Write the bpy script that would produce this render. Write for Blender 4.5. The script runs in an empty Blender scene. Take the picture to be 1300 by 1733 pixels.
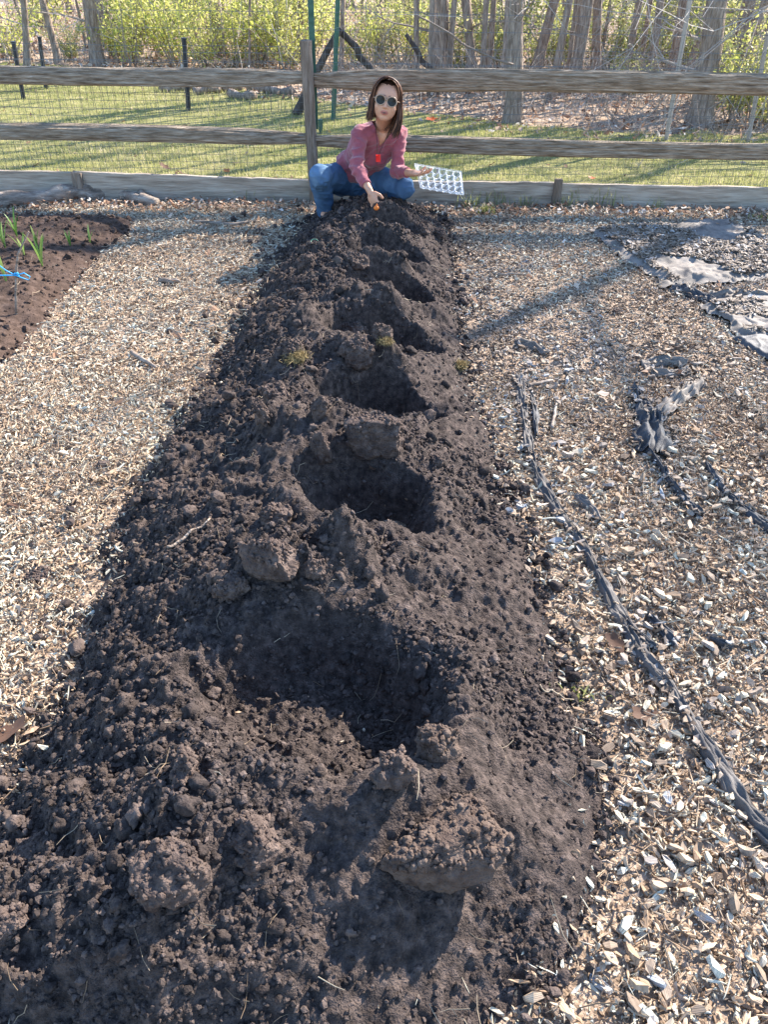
import bpy, math, random
import numpy as np
from mathutils import Vector, Matrix
R_=math.radians
rng=np.random.default_rng(7); random.seed(7)
# ------------------------------------------------------------------ camera
CAMH=1.6; PITCH=R_(36.7); ROLL=R_(0.8); F=1300.0
FW=np.array([0,math.cos(PITCH),-math.sin(PITCH)]); _u=np.array([0,math.sin(PITCH),math.cos(PITCH)]); _r=np.array([1.,0,0])
RT=math.cos(ROLL)*_r+math.sin(ROLL)*_u; UP=-math.sin(ROLL)*_r+math.cos(ROLL)*_u
sc=bpy.context.scene
cd=bpy.data.cameras.new('camera'); cam=bpy.data.objects.new('camera',cd); sc.collection.objects.link(cam)
M4=Matrix(((RT[0],UP[0],-FW[0],0),(RT[1],UP[1],-FW[1],0),(RT[2],UP[2],-FW[2],CAMH),(0,0,0,1)))
cam.matrix_world=M4; cd.sensor_fit='VERTICAL'; cd.sensor_height=36; cd.lens=F/1733*36; cd.clip_start=.05; cd.clip_end=500
sc.camera=cam
# ------------------------------------------------------------------ sky, sun, exposure
SUN_EL=R_(36); SAZ=np.array([0.72,0.69])/np.hypot(.72,.69)
w=bpy.data.worlds.new('World'); sc.world=w; w.use_nodes=True; nt=w.node_tree; nt.nodes.clear()
sky=nt.nodes.new('ShaderNodeTexSky'); sky.sky_type='NISHITA'; sky.sun_disc=False; sky.sun_elevation=SUN_EL
sky.sun_rotation=math.atan2(SAZ[0],SAZ[1]); sky.air_density=1.0; sky.dust_density=.3; sky.ozone_density=4.0
bg=nt.nodes.new('ShaderNodeBackground'); bg.inputs[1].default_value=0.15
wo=nt.nodes.new('ShaderNodeOutputWorld'); nt.links.new(sky.outputs[0],bg.inputs[0]); nt.links.new(bg.outputs[0],wo.inputs[0])
sl=bpy.data.lights.new('sun','SUN'); sl.energy=4.8; sl.angle=R_(0.6); sl.color=(1,.91,.80)
so=bpy.data.objects.new('sun',sl); sc.collection.objects.link(so)
sd=Vector((SAZ[0]*math.cos(SUN_EL),SAZ[1]*math.cos(SUN_EL),math.sin(SUN_EL)))
so.rotation_euler=sd.to_track_quat('Z','Y').to_euler(); so.location=(6,6,8)
sc.view_settings.view_transform='Standard'; sc.view_settings.look='None'; sc.view_settings.gamma=1; sc.view_settings.exposure=1.8
sc.render.engine='CYCLES'
try: sc.cycles.use_denoising=True; sc.cycles.max_bounces=6; sc.cycles.transparent_max_bounces=12
except Exception: pass

# ------------------------------------------------------------------ helpers
def ray(x,y): return FW+RT*(x-650)/F+UP*(866.5-y)/F
def G(x,y,z=0.):
    d=ray(x,y); t=(z-CAMH)/d[2]; return np.array([0,0,CAMH])+d*t
def A(x,y,Y):
    d=ray(x,y); return np.array([0,0,CAMH])+d*Y/d[1]
def lin(*c): return tuple(((v/255)/12.92 if v<=10 else ((v/255+.055)/1.055)**2.4) for v in c)
def sstep(a,b,x):
    t=np.clip((x-a)/(b-a),0,1); return t*t*(3-2*t)
def _h(ix,iy,iz,s):
    h=(ix.astype(np.int64)*374761393+iy.astype(np.int64)*668265263+iz.astype(np.int64)*2147483647+s*144269504)&0xffffffff
    h=((h^(h>>13))*1274126177)&0xffffffff
    return ((h^(h>>16))&0xffff)/65535.0*2-1
def noise(x,y,z=0.,s=0):                 # value noise, -1..1
    x=np.asarray(x,float); y=np.asarray(y,float); z=np.asarray(z,float)+np.zeros_like(x)
    x0=np.floor(x);y0=np.floor(y);z0=np.floor(z); fx=x-x0;fy=y-y0;fz=z-z0
    fx=fx*fx*(3-2*fx);fy=fy*fy*(3-2*fy);fz=fz*fz*(3-2*fz)
    def c(a,b,d): return _h(x0+a,y0+b,z0+d,s)
    k=0
    flat=np.all(z==z.flat[0]) if z.size else True
    def pl(d): 
        return (c(0,0,d)*(1-fx)+c(1,0,d)*fx)*(1-fy)+(c(0,1,d)*(1-fx)+c(1,1,d)*fx)*fy
    if flat: return pl(0)
    return pl(0)*(1-fz)+pl(1)*fz
def fbm(x,y,z=0.,f=1.,o=4,s=0,g=.5):
    v=0;a=1;t=0
    ca,sa=math.cos(.6),math.sin(.6)
    x=np.asarray(x,float)*f; y=np.asarray(y,float)*f; z=np.asarray(z,float)*f
    for i in range(o):
        v=v+a*noise(x,y,z,s+i*17); t+=a; a*=g; x,y=(x*ca-y*sa)*2.03,(x*sa+y*ca)*2.03; z=z*2.03
    return v/t
C=sc.collection
def build(name,V,faces,mat,parent=None,smooth=False,attrs=None):
    """faces: list of int arrays (n,k); links ONE mesh object"""
    me=bpy.data.meshes.new(name); V=np.asarray(V,np.float32)
    faces=[f for f in faces if len(f)]
    me.vertices.add(len(V)); me.vertices.foreach_set('co',V.ravel())
    li=np.concatenate([f.ravel() for f in faces]).astype(np.int32)
    st=[];b=0
    for f in faces:
        n,k=f.shape; st.append(b+np.arange(n)*k); b+=n*k
    st=np.concatenate(st).astype(np.int32)
    me.loops.add(len(li)); me.loops.foreach_set('vertex_index',li)
    me.polygons.add(len(st)); me.polygons.foreach_set('loop_start',st)
    me.update(calc_edges=True)
    me.polygons.foreach_set('use_smooth',np.full(len(st),bool(smooth)))
    for an,(dom,arr) in (attrs or {}).items():
        at=me.attributes.new(an,'FLOAT',dom); at.data.foreach_set('value',np.asarray(arr,np.float32))
    if mat: me.materials.append(mat)
    o=bpy.data.objects.new(name,me); C.objects.link(o)
    if parent: o.parent=parent
    return o
def tag(o,label=None,cat=None,group=None,kind=None):
    if label: o['label']=label
    if cat: o['category']=cat
    if group: o['group']=group
    if kind: o['kind']=kind
    return o
def empty(name,loc=(0,0,0),**k):
    o=bpy.data.objects.new(name,None); C.objects.link(o); o.location=loc; o.empty_display_size=.1; tag(o,**k); return o
class MB:
    def __init__(s): s.v=[];s.q=[];s.t=[];s.n=0;s.a=[]
    def add(s,V,q=None,t=None,a=None):
        V=np.asarray(V,float)
        if q is not None and len(q): s.q.append(np.asarray(q)+s.n)
        if t is not None and len(t): s.t.append(np.asarray(t)+s.n)
        s.v.append(V); s.n+=len(V)
        s.a.append(np.full(len(V),rng.random() if a is None else a))
    def tube(s,P,r,k=6,cap=True,a=None):
        P=np.asarray(P,float); n=len(P); r=np.broadcast_to(r,(n,)).astype(float)
        T=np.gradient(P,axis=0); T/=np.linalg.norm(T,axis=1)[:,None]+1e-9
        u=np.array([0,0,1.]) if abs(T[0][2])<.9 else np.array([1.,0,0])
        V=[]
        an=np.arange(k)/k*2*math.pi
        for i in range(n):
            u=u-T[i]*(u@T[i]); u/=np.linalg.norm(u)+1e-9; w_=np.cross(T[i],u)
            V.append(P[i]+r[i]*(np.cos(an)[:,None]*u+np.sin(an)[:,None]*w_))
        V=np.concatenate(V)
        i=np.arange(n-1)[:,None]*k; j=np.arange(k)[None]; j2=(j+1)%k
        q=np.stack([i+j,i+j2,i+k+j2,i+k+j],-1).reshape(-1,4)
        t=[]
        if cap:
            V=np.vstack([V,P[0],P[-1]]); c0=n*k; c1=c0+1
            jj=np.arange(k); t=np.vstack([np.stack([jj*0+c0,(jj+1)%k,jj],-1),np.stack([jj*0+c1,(n-1)*k+jj,(n-1)*k+(jj+1)%k],-1)])
        s.add(V,q,t,a)
    def box(s,c,h,Rm=None,a=None,jit=0):
        c=np.asarray(c,float); V=np.array([[x,y,z] for x in(-1,1) for y in(-1,1) for z in(-1,1)],float)*h
        if jit: V=V+rng.normal(0,jit,V.shape)
        if Rm is not None: V=V@np.asarray(Rm).T
        s.add(V+c,[[0,1,3,2],[4,6,7,5],[0,4,5,1],[2,3,7,6],[0,2,6,4],[1,5,7,3]],None,a)
    def build(s,name,mat,parent=None,smooth=False):
        V=np.concatenate(s.v); fs=[]
        if s.q: fs.append(np.concatenate(s.q))
        if s.t: fs.append(np.concatenate(s.t))
        return build(name,V,fs,mat,parent,smooth,{'rnd':('POINT',np.concatenate(s.a))})
def ico(sub=1):
    import bmesh
    bm=bmesh.new(); bmesh.ops.create_icosphere(bm,subdivisions=sub,radius=1)
    V=np.array([v.co[:] for v in bm.verts]); Fc=np.array([[v.index for v in f.verts] for f in bm.faces]); bm.free(); return V,Fc
def scatter(name,pv,pq,pt,pos,scale,rot,mat,parent=None,smooth=False,kind='stuff',val=None,label=None,cat=None):
    """one mesh made of many small transformed copies of (pv; quads pq / tris pt). pos Nx3, scale Nx3, rot Nx3x3"""
    N=len(pos); pv=np.asarray(pv,float)
    V=np.einsum('nij,nkj->nki',rot,(pv[None]*scale[:,None,:] if pv.ndim==2 else pv*scale[:,None,:]))+pos[:,None,:]
    k=V.shape[1]; off=(np.arange(N)*k)[:,None,None]; fs=[]
    if pq is not None: fs.append((np.asarray(pq)[None]+off).reshape(-1,4))
    if pt is not None: fs.append((np.asarray(pt)[None]+off).reshape(-1,3))
    val=rng.random(N) if val is None else val
    o=build(name,V.reshape(-1,3),fs,mat,parent,smooth,{'rnd':('POINT',np.repeat(val,k)),'lw':('POINT',((pv[...,1] if pv.ndim==3 else np.repeat(pv[None,:,1],N,0))*scale[:,1:2]+(val*7)[:,None]).ravel())})
    if kind: o['kind']=kind
    if label: o['label']=label
    if cat: o['category']=cat
    return o
def rotm(yaw,pitch,roll):
    cy,sy=np.cos(yaw),np.sin(yaw);cp,sp=np.cos(pitch),np.sin(pitch);cr,sr=np.cos(roll),np.sin(roll)
    z=np.zeros_like(cy);o=np.ones_like(cy)
    A_=np.stack([cy,-sy,z,sy,cy,z,z,z,o],-1).reshape(-1,3,3)
    B_=np.stack([cp,z,sp,z,o,z,-sp,z,cp],-1).reshape(-1,3,3)
    C_=np.stack([o,z,z,z,cr,-sr,z,sr,cr],-1).reshape(-1,3,3)
    return A_@B_@C_

# ------------------------------------------------------------------ materials
def mat(name,ramp=None,color=None,rough=.85,nscale=8,detail=5,attr=None,bump=None,spec=.3,stretch=None,coords='Object',trans=0,mixattr=None,sheen=0,metal=0,grain=False):
    """ramp [(pos,rgb)...] driven by noise (or float attribute attr, or a mixture of both)"""
    m=bpy.data.materials.new(name); m.use_nodes=True; n=m.node_tree.nodes; l=m.node_tree.links
    b=n['Principled BSDF']; b.inputs['Roughness'].default_value=rough; b.inputs['Specular IOR Level'].default_value=spec; b.inputs['Metallic'].default_value=metal
    if sheen: b.inputs['Sheen Weight'].default_value=sheen
    tc=n.new('ShaderNodeTexCoord'); src=tc.outputs[coords]
    if stretch:
        mp=n.new('ShaderNodeMapping'); mp.inputs['Scale'].default_value=stretch; l.new(src,mp.inputs[0]); src=mp.outputs[0]
    if ramp:
        cr=n.new('ShaderNodeValToRGB'); e=cr.color_ramp.elements
        while len(e)<len(ramp): e.new(.5)
        for i,(p,c) in enumerate(ramp): e[i].position=p; e[i].color=(*c,1)
        no=n.new('ShaderNodeTexNoise'); no.inputs['Scale'].default_value=nscale; no.inputs['Detail'].default_value=detail; no.inputs['Roughness'].default_value=.65; l.new(src,no.inputs['Vector'])
        st=n.new('ShaderNodeMapRange'); st.inputs[1].default_value=.25; st.inputs[2].default_value=.75; l.new(no.outputs[0],st.inputs[0])
        fac=st.outputs[0]
        if attr:
            at=n.new('ShaderNodeAttribute'); at.attribute_name=attr
            if mixattr is None: fac=at.outputs['Fac']
            else:
                mx=n.new('ShaderNodeMix'); mx.inputs[0].default_value=mixattr; l.new(at.outputs['Fac'],mx.inputs[2]); l.new(st.outputs[0],mx.inputs[3]); fac=mx.outputs[0]
        l.new(fac,cr.inputs[0]); col=cr.outputs[0]
        if grain:
            ga=n.new('ShaderNodeAttribute'); ga.attribute_name='lw'; gn=n.new('ShaderNodeTexNoise'); gn.noise_dimensions='1D'; gn.inputs['Scale'].default_value=420; gn.inputs['Detail'].default_value=3; l.new(ga.outputs['Fac'],gn.inputs['W'])
            gm=n.new('ShaderNodeMapRange'); gm.inputs[1].default_value=.3; gm.inputs[2].default_value=.7; gm.inputs[3].default_value=.55; gm.inputs[4].default_value=1.15; l.new(gn.outputs[0],gm.inputs[0])
            mu=n.new('ShaderNodeVectorMath'); mu.operation='SCALE'; l.new(col,mu.inputs[0]); l.new(gm.outputs[0],mu.inputs['Scale']); col=mu.outputs[0]
            gb=n.new('ShaderNodeBump'); gb.inputs['Distance'].default_value=.0012; l.new(gn.outputs[0],gb.inputs['Height']); l.new(gb.outputs[0],b.inputs['Normal'])
        l.new(col,b.inputs['Base Color'])
    else:
        b.inputs['Base Color'].default_value=(*color,1); col=None
    if bump:
        bs,bd=bump; n2=n.new('ShaderNodeTexNoise'); n2.inputs['Scale'].default_value=bs; n2.inputs['Detail'].default_value=6; l.new(src,n2.inputs['Vector'])
        bp=n.new('ShaderNodeBump'); bp.inputs['Distance'].default_value=bd; bp.inputs['Strength'].default_value=1; l.new(n2.outputs[0],bp.inputs['Height']); l.new(bp.outputs[0],b.inputs['Normal'])
    if trans:
        tr=n.new('ShaderNodeBsdfTranslucent'); ms=n.new('ShaderNodeMixShader'); ms.inputs[0].default_value=trans
        if col: l.new(col,tr.inputs[0])
        else: tr.inputs[0].default_value=(*color,1)
        l.new(b.outputs[0],ms.inputs[1]); l.new(tr.outputs[0],ms.inputs[2]); l.new(ms.outputs[0],n['Material Output'].inputs[0])
    return m
SOILR=[(0,(0.014,0.012,0.011)),(.3,(0.037,0.029,0.026)),(.55,(0.071,0.055,0.048)),(.8,(0.121,0.092,0.079)),(1,(0.196,0.156,0.136))]
M_soil=mat('soil',SOILR,rough=.95,nscale=38,detail=12,bump=(210,.010),spec=.12)
M_crumb=mat('soil_crumb',SOILR,rough=.95,nscale=60,attr='rnd',mixattr=.55,bump=(260,.004),spec=.12)
M_clod=mat('soil_clod',[(0,(0.033,0.025,0.022)),(.35,(0.083,0.061,0.052)),(.7,(0.143,0.106,0.088)),(1,(0.231,0.174,0.144))],rough=.95,nscale=30,detail=9,bump=(150,.012),spec=.12)
M_clodp=mat('dry_soil_clod',[(0,(0.043,0.030,0.026)),(.35,(0.094,0.068,0.055)),(.7,(0.137,0.101,0.081)),(1,(0.194,0.148,0.117))],rough=.95,nscale=26,detail=10,bump=(150,.010),spec=.1)
M_bed=mat('bed_soil',[(0,(.03,.021,.016)),(.5,(.075,.05,.038)),(1,(.14,.098,.078))],rough=.95,nscale=25,detail=8,bump=(150,.006),spec=.12)
CHR=[(0,(0.107,0.068,0.045)),(.16,(0.231,0.156,0.100)),(.34,(0.399,0.282,0.184)),(.55,(0.566,0.431,0.301)),(.75,(0.580,0.521,0.388)),(.92,(0.580,0.580,0.485)),(1,(0.580,0.580,0.580))]
M_chip=mat('wood_chip',CHR,rough=.75,nscale=70,attr='rnd',mixattr=.22,spec=.2,grain=True)
M_chipgrey=mat('wood_chip_grey',[(0,(0.067,0.047,0.034)),(.2,(0.157,0.111,0.078)),(.45,(0.269,0.201,0.143)),(.7,(0.348,0.278,0.216)),(.86,(0.381,0.335,0.292)),(.93,(0.303,0.350,0.392)),(1,(0.449,0.474,0.489))],rough=.6,nscale=70,attr='rnd',mixattr=.2,spec=.2,grain=True)  # bluish end stops put the blue of open shade into the chip colour
M_path=mat('path_base',[(0,(0.070,0.051,0.035)),(.4,(0.211,0.150,0.103)),(.7,(0.386,0.289,0.211)),(1,(0.580,0.465,0.351))],rough=.9,nscale=55,detail=9,bump=(90,.012),spec=.2)
M_ground=mat('forest_floor',[(0,(0.123,0.083,0.055)),(.4,(0.275,0.199,0.138)),(.7,(0.413,0.317,0.234)),(1,(0.578,0.482,0.385))],rough=.95,nscale=9,detail=10,bump=(20,.03),spec=.1)
M_lawn=mat('lawn_soil',[(0,(0.143,0.132,0.055)),(.45,(0.187,0.182,0.066)),(.7,(0.286,0.253,0.110)),(1,(0.396,0.330,0.187))],rough=.95,nscale=5,detail=10,bump=(40,.02),spec=.1)
M_grass=mat('grass_blade',[(0,(0.152,0.183,0.053)),(.3,(0.284,0.298,0.096)),(.55,(0.424,0.403,0.168)),(.78,(0.546,0.471,0.276)),(1,(0.626,0.509,0.407))],rough=.5,attr='rnd',trans=.45,spec=.3)
M_leaf=mat('dead_leaf',[(0,(0.120,0.067,0.043)),(.3,(0.288,0.161,0.098)),(.6,(0.456,0.296,0.195)),(.85,(0.600,0.484,0.375)),(1,(0.720,0.672,0.600))],rough=.7,attr='rnd',trans=.25,spec=.25)  # paled toward grey: woodland haze put into the litter colour
M_red=mat('red_leaf',[(0,(.42,.07,.02)),(1,(.62,.16,.04))],nscale=30,rough=.6,trans=.35)
M_straw=mat('straw',[(0,(0.128,0.088,0.056)),(.5,(0.288,0.216,0.144)),(1,(0.464,0.384,0.272))],attr='rnd',rough=.7)
M_wood=mat('weathered_wood',[(0,(0.056,0.038,0.025)),(.3,(0.163,0.120,0.081)),(.55,(0.275,0.216,0.155)),(.8,(0.388,0.318,0.241)),(1,(0.525,0.450,0.364))],rough=.85,nscale=7,detail=12,stretch=(.9,9,9),bump=(12,.02),spec=.2)
M_woodv=mat('weathered_post_wood',[(0,(0.069,0.048,0.034)),(.35,(0.149,0.113,0.083)),(.65,(0.230,0.184,0.144)),(1,(0.345,0.293,0.241))],rough=.85,nscale=6,detail=9,stretch=(9,9,.7),bump=(9,.012),spec=.2)
M_board=mat('grey_board',[(0,(0.111,0.086,0.064)),(.35,(0.273,0.222,0.170)),(.6,(0.384,0.322,0.255)),(.85,(0.472,0.407,0.333)),(1,(0.571,0.502,0.425))],rough=.85,nscale=4,detail=9,stretch=(.8,6,10),bump=(8,.008),spec=.2)
M_bark=mat('bark',[(0,(0.089,0.066,0.052)),(.4,(0.215,0.166,0.130)),(.7,(0.342,0.276,0.221)),(1,(0.505,0.432,0.352))],rough=.95,nscale=12,detail=8,stretch=(3,3,.6),bump=(14,.03),spec=.1)  # lightened so the bark colour itself carries the haze of the woods
M_twig=mat('pale_twig',[(0,(.16,.12,.095)),(.5,(.30,.25,.21)),(1,(.46,.41,.36))],attr='rnd',rough=.8)
M_shrub=mat('shrub_leaf',[(0,(0.172,0.207,0.049)),(.35,(0.370,0.403,0.090)),(.7,(0.593,0.575,0.163)),(1,(0.741,0.667,0.327))],rough=.5,attr='rnd',trans=.5,spec=.3)  # desaturated: haze over the thicket is mixed into the leaf colour
M_shrub2=mat('shrub_leaf_olive',[(0,(0.116,0.150,0.053)),(.35,(0.248,0.285,0.084)),(.7,(0.429,0.420,0.147)),(1,(0.594,0.510,0.273))],rough=.5,attr='rnd',trans=.5,spec=.3)  # olive leaves muted too, with haze painted into their colour
M_wire=mat('galvanised_wire',color=(.15,.15,.14),rough=.45,metal=.5,spec=.5)
M_gpost=mat('green_post_paint',[(0,(.02,.07,.045)),(1,(.06,.14,.10))],nscale=20,rough=.5)
M_black=mat('black_post',[(0,(.012,.013,.016)),(1,(.035,.037,.045))],nscale=20,rough=.5)
M_fab=mat('fabric_weave',[(0,(0.088,0.076,0.065)),(.5,(0.176,0.152,0.130)),(1,(0.297,0.263,0.225))],nscale=6,detail=6,rough=.75,bump=(420,.0015),spec=.35)
M_fabm=mat('fabric_strip',[(0,(0.045,0.043,0.043)),(.5,(0.098,0.090,0.084)),(1,(0.195,0.174,0.154))],nscale=9,detail=8,rough=.7,bump=(420,.002),spec=.3)
M_dbark=mat('dark_bark',[(0,(.03,.023,.02)),(.5,(.065,.052,.045)),(1,(.12,.10,.085))],nscale=12,detail=8,rough=.95,bump=(20,.02))
M_fabd=mat('fabric_dark',[(0,(.022,.023,.026)),(.5,(.045,.047,.052)),(1,(.10,.10,.10))],nscale=9,detail=6,rough=.6,bump=(420,.0015),spec=.4)
M_shoot=mat('shoot_green',[(0,(.10,.20,.04)),(.6,(.20,.33,.07)),(1,(.45,.50,.18))],attr='rnd',rough=.45,trans=.35)
M_blue=mat('blue_twine',color=(.03,.36,.72),rough=.5)
M_bone=mat('driftwood',[(0,(.08,.06,.045)),(.5,(.24,.19,.15)),(1,(.45,.39,.32))],nscale=10,stretch=(1,1,4),rough=.85,bump=(30,.01))
M_skin=mat('skin',[(0,(.50,.27,.185)),(1,(.60,.35,.25))],nscale=14,rough=.5,spec=.35)
M_shirt=mat('rose_knit',[(0,(0.221,0.054,0.069)),(.5,(0.278,0.074,0.093)),(1,(0.335,0.104,0.122))],nscale=10,detail=8,rough=.9,bump=(600,.001),spec=.15,sheen=.3)
M_hair=mat('brown_hair',[(0,(.025,.012,.008)),(.5,(.075,.034,.02)),(.85,(.17,.075,.04)),(1,(.30,.14,.07))],attr='rnd',rough=.5,spec=.2)
M_shoe=mat('shoe',color=(.03,.035,.05),rough=.7)
M_frame=mat('tortoise_frame',color=(.36,.235,.15),rough=.3,spec=.6)
M_lens=mat('dark_lens',color=(.006,.006,.006),rough=.3,spec=.25)
M_redp=mat('red_pendant',[(0,(.55,.01,.01)),(1,(.85,.03,.02))],nscale=60,rough=.35)
M_cord=mat('dark_cord',color=(.03,.015,.012),rough=.7)
M_orange=mat('orange_bulb',[(0,(.65,.14,.02)),(1,(.85,.26,.05))],nscale=40,rough=.5)
M_moss=mat('moss',[(0,(.10,.12,.03)),(.5,(.24,.22,.09)),(1,(.42,.36,.2))],nscale=60,rough=.95,bump=(200,.01))
M_ring=mat('green_plastic',color=(.07,.17,.11),rough=.4)
def jeans_mat():
    m=mat('blue_denim',[(0,(.035,.065,.115)),(.5,(.065,.125,.215)),(1,(.20,.31,.43))],nscale=6,detail=8,rough=.9,bump=(500,.001),spec=.1,attr='fade',mixattr=.45); return m
M_jean=jeans_mat()
def lip_skin():
    m=mat('skin_face',[(0,(.56,.30,.19)),(.45,(.48,.245,.15)),(.7,(.42,.15,.12)),(1,(.05,.025,.02))],attr='tone',rough=.45,spec=.4,trans=0); return m
M_body=lip_skin()
def clear_plastic():
    m=bpy.data.materials.new('clear_plastic'); m.use_nodes=True; n=m.node_tree.nodes; l=m.node_tree.links
    b=n['Principled BSDF']; b.inputs['Base Color'].default_value=(.9,.93,.95,1); b.inputs['Roughness'].default_value=.12; b.inputs['Specular IOR Level'].default_value=.9
    t=n.new('ShaderNodeBsdfTransparent'); ms=n.new('ShaderNodeMixShader'); lw=n.new('ShaderNodeLayerWeight'); lw.inputs[0].default_value=.35
    mr=n.new('ShaderNodeMapRange'); mr.inputs[3].default_value=.10; mr.inputs[4].default_value=.8; l.new(lw.outputs['Facing'],mr.inputs[0]); l.new(mr.outputs[0],ms.inputs[0])
    l.new(t.outputs[0],ms.inputs[1]); l.new(b.outputs[0],ms.inputs[2]); l.new(ms.outputs[0],n['Material Output'].inputs[0]); return m
M_clear=clear_plastic()

# ------------------------------------------------------------------ terrain functions
def gz(x,y): return .012*fbm(x,y,f=1.3,o=3,s=3)+.004*noise(np.asarray(x)*9,np.asarray(y)*9,s=5)
Lp=[(-.95,.0),(-.96,.56),(-.978,.81),(-.90,1.05),(-.87,1.3),(-.90,1.62),(-.93,1.95),(-.885,2.29),(-.85,2.62),(-.81,3.14),(-.79,3.66),(-.74,4.15),(-.69,4.85),(-.62,5.4),(-.5,5.75),(-.3,5.95)]
Rp=[(.10,0.),(.285,.574),(.40,.69),(.50,.833),(.566,1.124),(.545,1.3),(.525,1.5),(.515,1.75),(.50,2.05),(.479,2.53),(.42,2.85),(.40,3.24),(.41,3.7),(.43,4.19),(.447,4.9),(.45,5.4),(.40,5.75),(.2,5.95)]
Lp=np.array(Lp);Rp=np.array(Rp)
HOLES=[(-.14,1.19,.31,.245,.18),(-.075,1.99,.235,.22,.21),(-.06,2.66,.245,.21,.23),(-.04,3.30,.26,.20,.22),(.01,3.90,.25,.18,.20),(-.01,4.40,.24,.16,.18),(-.02,4.83,.22,.14,.16),(-.06,5.20,.10,.09,.08)]
HEAPS=[(-.24,1.56,.20,.085,.12),(-.03,1.62,.16,.08,.07),(.19,1.2,.08,.2,.03),(-.06,2.30,.19,.06,.08),(-.36,2.35,.1,.14,.07),(-.10,2.96,.18,.055,.07),(-.42,2.9,.10,.12,.06),(-.10,3.57,.22,.055,.06),(-.04,4.13,.22,.05,.06),(-.04,4.60,.22,.05,.06),(-.03,4.99,.24,.05,.08),(-.05,5.40,.25,.08,.06),
 (-.36,.86,.14,.12,.05),(.12,.88,.2,.1,.05),(-.62,1.2,.1,.2,.02),(-.44,3.3,.14,.12,.05),(-.42,3.85,.14,.12,.06),(-.40,4.4,.12,.12,.05),(-.45,.62,.2,.1,.04)]
def soil(x,y,detail=True):
    x=np.asarray(x,float);y=np.asarray(y,float)
    wob=.065*fbm(x,y,f=3.5,o=3,s=21)+.035*fbm(x,y,f=13,o=3,s=22); L=np.interp(y,Lp[:,1],Lp[:,0])+wob; Rr=np.interp(y,Rp[:,1],Rp[:,0])+wob*.6
    xc=(L+Rr)/2; hw=(Rr-L)/2; u=np.abs((x-xc)/hw)
    H=np.interp(y,[.2,.34,.5,.74,.95,1.2,5.2,5.6,5.95],[-.06,.0,.07,.205,.25,.25,.20,.15,.0])
    prof=1-np.clip(u,0,1.4)**1.75; h=H*prof
    h=np.where(prof<0,prof*.12,h)
    inside=np.clip(prof*3,0,1)
    ang=np.arctan2(y-1,x)
    for i,(cx,cy,rx,ry,dp) in enumerate(HOLES):
        dx=(x-cx)/rx;dy=(y-cy)/ry; d=np.sqrt(dx*dx+dy*dy)*(1+.16*noise(np.arctan2(dy,dx)*1.6,i*3.+0*x,s=31)+.10*fbm(x,y,f=14,o=3,s=33))
        h=h-(dp+.0)*sstep(1.06,.5 if i<2 else .6,d)*np.clip(inside*1.5,0,1)+.022*np.exp(-((d-1.2)/.2)**2)*inside
    for cx,cy,rx,ry,hh in HEAPS:
        d=((x-cx)/rx)**2+((y-cy)/ry)**2; h=h+hh*np.exp(-d**1.3)*(1+.9*fbm(x,y,f=10,o=4,s=41))*inside
    if detail:
        n1=fbm(x,y,f=5,o=4,s=51); r1=1-np.abs(fbm(x,y,f=11,o=4,s=61))*2
        rough=.55+.45*sstep(.1,-.4,(x-xc)/hw)+.3*noise(x*2.2,y*2.2,s=7)     # rougher on the left flank and crest
        rough=np.clip(rough,.3,1.3)
        h=h+inside*(.050*n1+rough*(.024*r1+.020*fbm(x,y,f=24,o=5,s=71,g=.62)))+inside*rough*.010*np.clip(noise(x*55,y*55,s=81)+.1,0,1)+inside*.004*noise(x*120,y*120,s=83)
    return gz(x,y)+h-.018
# left bed
def bedprof(x,y):
    # edge from far right corner (215,370) to (0,590)
    a=G(205,372)[:2]; b=G(0,590)[:2]; d=(b-a)/np.linalg.norm(b-a); nrm=np.array([d[1],-d[0]])
    if nrm[0]>0: nrm=-nrm
    dist=.12+(x-a[0])*nrm[0]+(y-a[1])*nrm[1]+.05*fbm(x,y,f=4,o=3,s=91)
    far=5.55-y+.04*fbm(x,y,f=5,o=2,s=92)
    return np.minimum(dist,far)
def bed(x,y):
    p=bedprof(x,y); return gz(x,y)-.016+.15*(1-np.exp(-np.clip(p,0,9)/.22))+np.where(p<0,p*.1,0)+np.clip(p*8,0,1)*(.016*fbm(x,y,f=9,o=4,s=93)+.009*fbm(x,y,f=35,o=3,s=94)+.004*noise(x*90,y*90,s=95))
def surf(x,y): return np.maximum(np.maximum(gz(x,y),soil(x,y)),bed(x,y))
def grid(name,xs,ys,fn,mat_,smooth=True,**k):
    X,Y=np.meshgrid(xs,ys); Z=fn(X,Y); V=np.stack([X,Y,Z],-1).reshape(-1,3); nx=len(xs);ny=len(ys)
    i=np.arange(ny-1)[:,None]*nx+np.arange(nx-1)[None]; q=np.stack([i,i+1,i+nx+1,i+nx],-1).reshape(-1,4)
    return build(name,V,[q],mat_,smooth=smooth,**k)
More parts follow.
